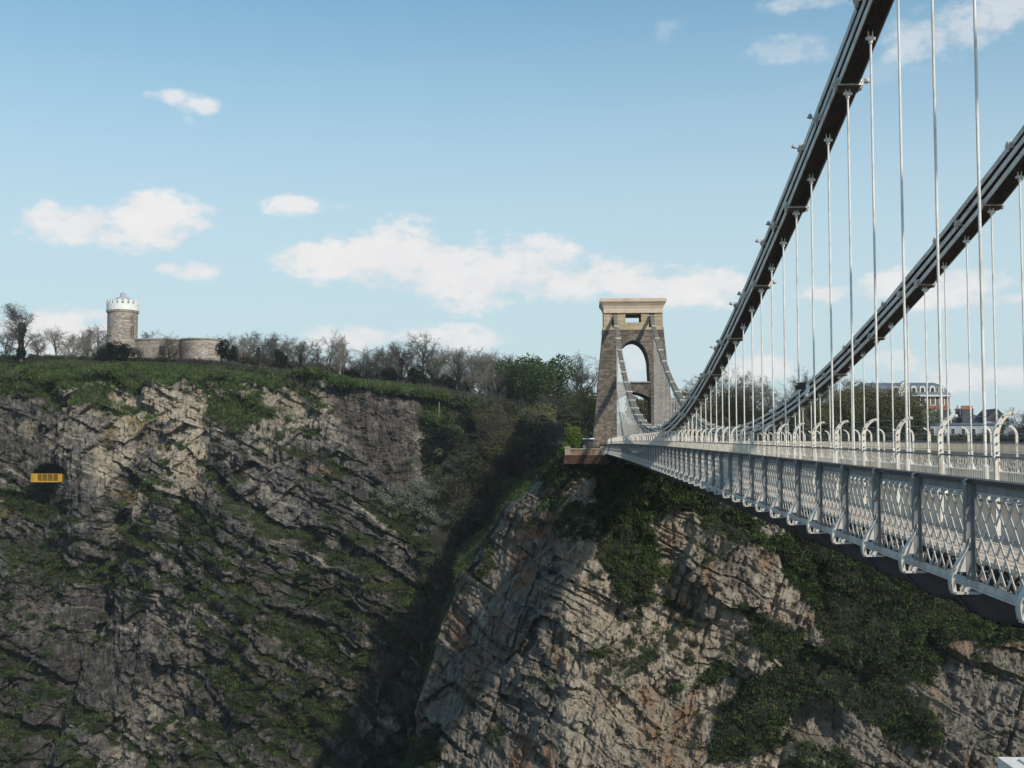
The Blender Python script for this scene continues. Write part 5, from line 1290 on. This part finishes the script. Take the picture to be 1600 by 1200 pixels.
# nearest rock at that spot
P, vg, px, py, _ = LC
msk = (np.abs(px - 72) < 24) & (np.abs(py - 756) < 5)
Xb = float(np.percentile(P[..., 0][(np.abs(px - 72) < 24) & (np.abs(py - 746) < 9) & (P[..., 0] < 300)], 3)) - .3
pb = at(71.5, 752.5, Xb); wpm = F / Xb * 1.02; HWb = 22.5 / wpm; Hb = 12.6 / wpm
BA = empty('viewing_balcony', pb, label='yellow metal viewing balcony at a cave mouth in the cliff face', cat='balcony')
b = MB(); b.box(-.6, 3.5, -HWb, HWb, -.12, 0.0); b.build('floor', M['yellow_metal'], BA)
b = MB(); b.bar((-.6, -HWb, Hb), (-.6, HWb, Hb), .12, .1); b.bar((-.6, HWb, Hb), (3, HWb, Hb), .12, .1); b.bar((-.6, -HWb, Hb), (3, -HWb, Hb), .12, .1)
b.bar((-.66, -HWb, .02), (-.66, HWb, .02), .08, .24); b.build('rail', M['yellow_metal'], BA)
for i in range(6):
    y_ = -HWb + 2 * HWb * i / 5; b = MB(); b.bar((-.6, y_, 0), (-.6, y_, Hb), .1, .1, up=(1, 0, 0)); b.build('post', M['yellow_metal'], BA)
b = MB()
for i in range(56):
    y_ = -HWb + 2 * HWb * i / 55; b.bar((-.58, y_, 0), (-.58, y_, Hb), .026, .02, up=(1, 0, 0))
for i in range(26):
    for y_ in (-HWb, HWb): b.bar((-.58 + i * .14, y_, 0), (-.58 + i * .14, y_, Hb), .045, .03, up=(1, 0, 0))
o = b.build('railing_bars', M['yellow_metal'], BA); o['kind'] = 'stuff'

# ------------------------------------------------------------------ houses beyond the bridge
def facing(o, X): pass
HX = 330.
def yz(px_, py_, X): v_ = at(px_, py_, X); return v_.y, v_.z
mL, mR = yz(1340, 640, HX)[0], yz(1484, 640, HX)[0]
MA = empty('mansion', (HX, mR, 0), label='red brick mansion with blue-grey mansard roof and arched dormers behind the bridge', cat='building')
Wd = mL - mR; zE, zTp = yz(1400, 618, HX)[1], yz(1400, 597, HX)[1]
b = MB(); b.box(0, 14, 0, Wd, -2, zE - .3); b.build('wall', M['house_brick'], MA)
b = MB(); b.box(-.7, 14.7, -.7, Wd + .7, zE - .298, zE + .12); b.build('cornice', M['frame_white'], MA)
b = MB(); o0, o1, o2 = -.4, 1.3, 2.2
for e0, z0_, e1, z1_ in ((o0, zE + .12, o1, zTp - .9), (o1, zTp - .9, o2 + 1, zTp)):
    r0 = [(e0, e0), (14-e0, e0), (14-e0, Wd-e0), (e0, Wd-e0)]; r1 = [(e1, e1), (14-e1, e1), (14-e1, Wd-e1), (e1, Wd-e1)]
    b.add([(*p, z0_) for p in r0] + [(*p, z1_) for p in r1], [(0,1,5,4), (1,2,6,5), (2,3,7,6), (3,0,4,7), (4,5,6,7)])
b.build('roof', M['slate'], MA)
for pxx in (1428, 1441.5, 1457, 1471, 1414, 1400):
    u = yz(pxx, 600, HX)[0] - mR; zz = yz(pxx, 613, HX)[1]
    b = MB(); b.prism_x([(u-.75, zz-.2), (u-.75, zz+1.1)] + [(u - .75*math.cos(t), zz + 1.1 + .7*math.sin(t)) for t in np.linspace(.3, math.pi-.3, 6)] + [(u+.75, zz+1.1), (u+.75, zz-.2)], .1, 2.6)
    d_ = b.build('dormer', M['frame_white'], MA)
    b = MB(); b.prism_x([(u-.42, zz), (u-.42, zz+1.0), (u, zz+1.45), (u+.42, zz+1.0), (u+.42, zz)], .03, .099); b.build('pane', M['glass_dark'], d_)
    zz = yz(pxx, 633, HX)[1]; b = MB(); b.box(-.1, -.004, u-.75, u+.75, zz-.1, zz+2.3); w_ = b.build('window', M['frame_white'], MA)
    b = MB(); b.box(-.13, -.101, u-.48, u-.04, zz+.1, zz+2.1); b.box(-.13, -.101, u+.04, u+.48, zz+.1, zz+2.1); b.build('pane', M['glass_dark'], w_)
for pxx in (1401, 1456):
    u = yz(pxx, 600, HX)[0] - mR
    b = MB(); b.lathe([(.35, 0), (.2, .5), (.12, .9), (.3, 1.15), (.1, 1.4), (.04, 2.3), (0, 2.4)], 8, c=(3.5, u, zTp)); b.build('finial', M['frame_white'], MA)
u0 = yz(1412, 600, HX)[0] - mR
b = MB(); b.prism_x([(u0-1.4, zE-.2), (u0-1.4, zE+2.2), (u0, zE+4.0), (u0+1.4, zE+2.2), (u0+1.4, zE-.2)], -.3, 2.5); b.build('gable', M['frame_white'], MA)

X2_ = 258.
def house(name, pl, pr_, ptop, label, mat, roofmat, rows, depth=9, roofh=2.2, X=X2_, flat=False, wins=True):
    yl, yr = yz(pl, 600, X)[0], yz(pr_, 600, X)[0]; zt_ = yz(pl, ptop, X)[1]; Wd = yl - yr
    o = empty(name, (X, yr, 0), label=label, cat='house')
    b = MB(); b.box(0, depth, 0, Wd, -1, zt_); b.build('wall', mat, o)
    b = MB()
    if flat: b.box(-.25, depth + .25, -.2, Wd + .2, zt_ + .002, zt_ + .4)
    else: b.prism_x([(-.2, zt_ + .002), (Wd + .2, zt_ + .002), (Wd * .5, zt_ + roofh)], -.2, depth + .2)
    b.build('roof', roofmat, o)
    if wins:
        n = max(2, int(Wd / 1.9))
        for r_ in range(rows):
            for i in range(n):
                u = Wd * (i + .5) / n; zz = zt_ - 2.1 - 2.7 * r_
                b = MB(); b.box(-.06, -.004, u-.5, u+.5, zz - .05, zz+1.45); w_ = b.build('window', M['frame_white'], o)
                b = MB(); b.box(-.08, -.061, u-.38, u+.38, zz + .06, zz+1.33); b.build('pane', M['glass_dark'], w_)
    return o, zt_, Wd
h1, z1, W1 = house('house', 1436, 1452, 655, 'pink rendered house with a sloping gable, left of the pale blue terrace', M['pink_render'], M['frame_white'], 2, X=256)
h2, z2, W2 = house('house', 1462, 1486, 644, 'tall pale pink gable end in front of the brick mansion', M['pink_render'], M['frame_white'], 1, X=262, roofh=.8, wins=False)
h3, z3, W3 = house('house', 1447, 1560, 664, 'long pale blue terrace with small windows beyond the bridge', M['blue_render'], M['slate'], 2, X=254.5, flat=True)
h4, z4, W4 = house('house', 1500, 1535, 655, 'pale house with slate roof behind the blue terrace', M['blue_render'], M['slate'], 1, X=266, roofh=1.2)
h5, z5, W5 = house('house', 1538, 1575, 657, 'house with a dark sloping roof at the right of the terrace', M['blue_render'], M['dark_roof'], 1, X=263, roofh=2.6)
h6, z6, W6 = house('house', 1425, 1466, 645, 'long low dark-roofed house with many chimney pots below the mansion', M['dark_roof'], M['dark_roof'], 1, X=272, roofh=1.5, wins=False)
def stack(pl, pr_, ptop, pbot, X, npot, label):
    yl, yr = yz(pl, 600, X)[0], yz(pr_, 600, X)[0]; zt_, zb = yz(pl, ptop, X)[1], yz(pl, pbot, X)[1]; Wd = yl - yr
    o = empty('chimney_stack', (X, yr, zb), label=label, cat='chimney')
    b = MB(); b.box(0, 1.1, 0, Wd, -2.5, zt_ - zb); b.build('stack', M['dark_roof'], o)
    b = MB(); b.box(-.1, 1.2, -.1, Wd + .1, zt_ - zb + .002, zt_ - zb + .22); b.build('cap', M['house_brick'], o)
    for i in range(npot):
        b = MB(); b.lathe([(.17, 0), (.15, .5), (.19, .65), (.12, .66)], 8, c=(.55, Wd * (i + .5) / npot, zt_ - zb + .22)); b.build('pot', M['pot'], o)
stack(1502, 1520, 640, 657, 265, 9, 'dark chimney stack with nine red pots in a row')
stack(1428, 1462, 640, 648, 271, 12, 'long low chimney stack with many red pots below the mansion')
stack(1466, 1484, 641, 647, 261, 6, 'chimney stack with red pots on the tall pink gable')
stack(1534, 1541, 646, 656, 264, 2, 'small chimney stack with two pots left of the dark roof')
stack(1494, 1499, 640, 655, 266, 1, 'narrow chimney stack left of the nine-pot stack')

# ------------------------------------------------------------------ small things by the tower foot and on the path
def person(px_, py_, X, label, top, leg, h=1.72, rz=0.):
    v_ = at(px_, py_, X)
    o = empty('person', v_, rz, label=label, cat='person')
    b = MB(); s = h / 1.72
    for d in (-1, 1):
        b.tube([(d*.08, d*.09, 0), (d*.03, d*.09, .45), (0, d*.08, .88)], [.055, .065, .09], 7)
    for d in (-1, 1): b.tube([(0, d*.19, 1.4), (d*.05, d*.23, 1.12), (d*.14, d*.2, .88)], [.055, .045, .035], 6)
    b.lathe([(.02, .8), (.15, .86), (.14, 1.05), (.19, 1.35), (.16, 1.45), (.06, 1.49), (.055, 1.55), (.095, 1.60), (.105, 1.68), (.07, 1.76), (0, 1.78)], 10)
    b.v = [(x*s, y*s, z*s) for x, y, z in b.v]; b.build('body', M['skin'], o, True)
    b = MB(); b.lathe([(.175, .84), (.165, 1.05), (.205, 1.36), (.17, 1.47), (.07, 1.5)], 10)
    for d in (-1, 1): b.tube([(0, d*.19, 1.42), (d*.05, d*.235, 1.12), (d*.13, d*.205, .93)], [.07, .06, .05], 6)
    b.build('jacket', worn('cloth', top, tuple(c * .7 for c in top), 9, .9), o, True)
    b = MB()
    for d in (-1, 1): b.tube([(d*.08, d*.09, .04), (d*.03, d*.09, .45), (0, d*.08, .9)], [.07, .08, .105], 7)
    b.build('trousers', worn('cloth', leg, tuple(c * .7 for c in leg), 9, .9), o, True)
    b = MB(); b.lathe([(.112, 1.63), (.118, 1.7), (.08, 1.79), (0, 1.81)], 10); b.build('hair', M['bark'], o, True)
def slope_pt(px_, py_):
    d = (px - px_) ** 2 + (py - py_) ** 2; i = np.unravel_index(np.argmin(d), d.shape); return LC[0][i]
P, vg, px, py, _ = LC
pp = [slope_pt(a, b_) for a, b_ in ((667, 648), (680, 653), (695, 659), (706, 664), (716, 660), (709, 668))]
b = MB()
for a, c_ in zip(pp[:-1], pp[1:]):
    b.add([(a[0]-.9, a[1], a[2]+.25), (c_[0]-.9, c_[1], c_[2]+.25), (c_[0]+.5, c_[1], c_[2]+1.0), (a[0]+.5, a[1], a[2]+1.0)], [(0, 1, 2, 3)])
b.build('footpath', M['path'], kind='structure', label='pale footpath crossing the grassy slope')
a = slope_pt(695, 659); person(695, 659, a[0] - 1.2, 'walker in ochre jacket on the hillside path', (.5, .33, .12), (.06, .06, .08))
a = slope_pt(709, 665); person(709, 665, a[0] - 1.2, 'walker in dark jacket lower on the hillside path', (.07, .09, .14), (.12, .1, .1), rz=.6)
a = slope_pt(686, 657); v_ = at(686, 657, a[0] - 1.)
lp_ = empty('lamp_post', v_, label='thin pole standing beside the hillside path', cat='pole')
b = MB(); b.tube([(0, 0, -.5), (0, 0, 4.4)], .07, 8); b.build('pole', M['wire'], lp_); b = MB(); b.lathe([(.0, .2), (.12, .12), (.1, 0), (0, 0)], 8, c=(0, 0, 4.4)); b.build('lantern', M['lamp_body'], lp_)
# kiosk with white roof and visitors behind the wall
k0 = at(919.5, 694, 201.5); kz = 1.0
kk = empty('kiosk', (k0.x, k0.y, kz), label='small dark kiosk with flat white roof between shrub and tower foot', cat='kiosk')
b = MB(); b.box(0, 2, -.75, .75, 0, 2.1); b.build('cabin', M['glass_dark'], kk); b = MB(); b.box(-.4, 2.3, -.95, .95, 2.102, 2.3); b.build('roof', M['white_paint'], kk)
person(913, 703, 198.5, 'visitor in pale top standing behind the low parapet wall', (.6, .55, .5), (.08, .08, .1)); bpy.data.objects['person.002'].location.z = .55
person(918.5, 703, 198.8, 'visitor in dark red top beside the kiosk', (.25, .06, .05), (.05, .05, .07)); bpy.data.objects['person.003'].location.z = .5

# mesh fence on the lower right slope
P, vg, px, py, iv = RC
fp = []
for a, b_ in ((1378, 1040), (1402, 1062), (1428, 1083), (1455, 1105), (1483, 1127), (1512, 1150), (1540, 1170), (1566, 1190)):
    d = (px - a) ** 2 + (py - b_) ** 2; i = np.unravel_index(np.argmin(d), d.shape); X_ = P[i][0] - 1.2; fp.append(at(a, b_, X_))
FE = empty('mesh_fence', fp[0], label='thin green wire fence running down the rocks at lower right', cat='fence')
for p_ in fp:
    b = MB(); q_ = p_ - fp[0]; b.tube([q_ - Vector((0, 0, 1.)), q_ + Vector((0, 0, 2.0))], .03, 6); b.build('post', M['under_iron'], FE)
b = MB()
for a, c_ in zip(fp[:-1], fp[1:]):
    a, c_ = a - fp[0], c_ - fp[0]
    for h_ in np.arange(.1, 2.1, .16): b.tube([a + Vector((0, 0, h_)), c_ + Vector((0, 0, h_))], .006, 3, False)
    for t in np.arange(0, 1, .045): q_ = a.lerp(c_, t); b.tube([q_, q_ + Vector((0, 0, 2.0))], .006, 3, False)
b.build('wire_mesh', worn('green_wire', (.10, .14, .09), (.07, .09, .06), 3, .6), FE)
print('lattice bars', nearbar)

# ------------------------------------------------------------------ thin haze, added to lift the dark tones
hm = bpy.data.materials.new('added_haze'); hm.use_nodes = True; hn = hm.node_tree; hn.nodes.clear()
ho = hn.nodes.new('ShaderNodeOutputMaterial'); hv = hn.nodes.new('ShaderNodeVolumePrincipled')
hv.inputs['Color'].default_value = (.86, .90, .95, 1); hv.inputs['Density'].default_value = .00013; hv.inputs['Anisotropy'].default_value = .2
hn.links.new(hv.outputs[0], ho.inputs['Volume'])
b = MB(); b.box(-3100, 6600, -6100, 6100, -85, 60); b.build('haze', hm, kind='stuff', label='thin pale haze added to lift the dark tones of the gorge')
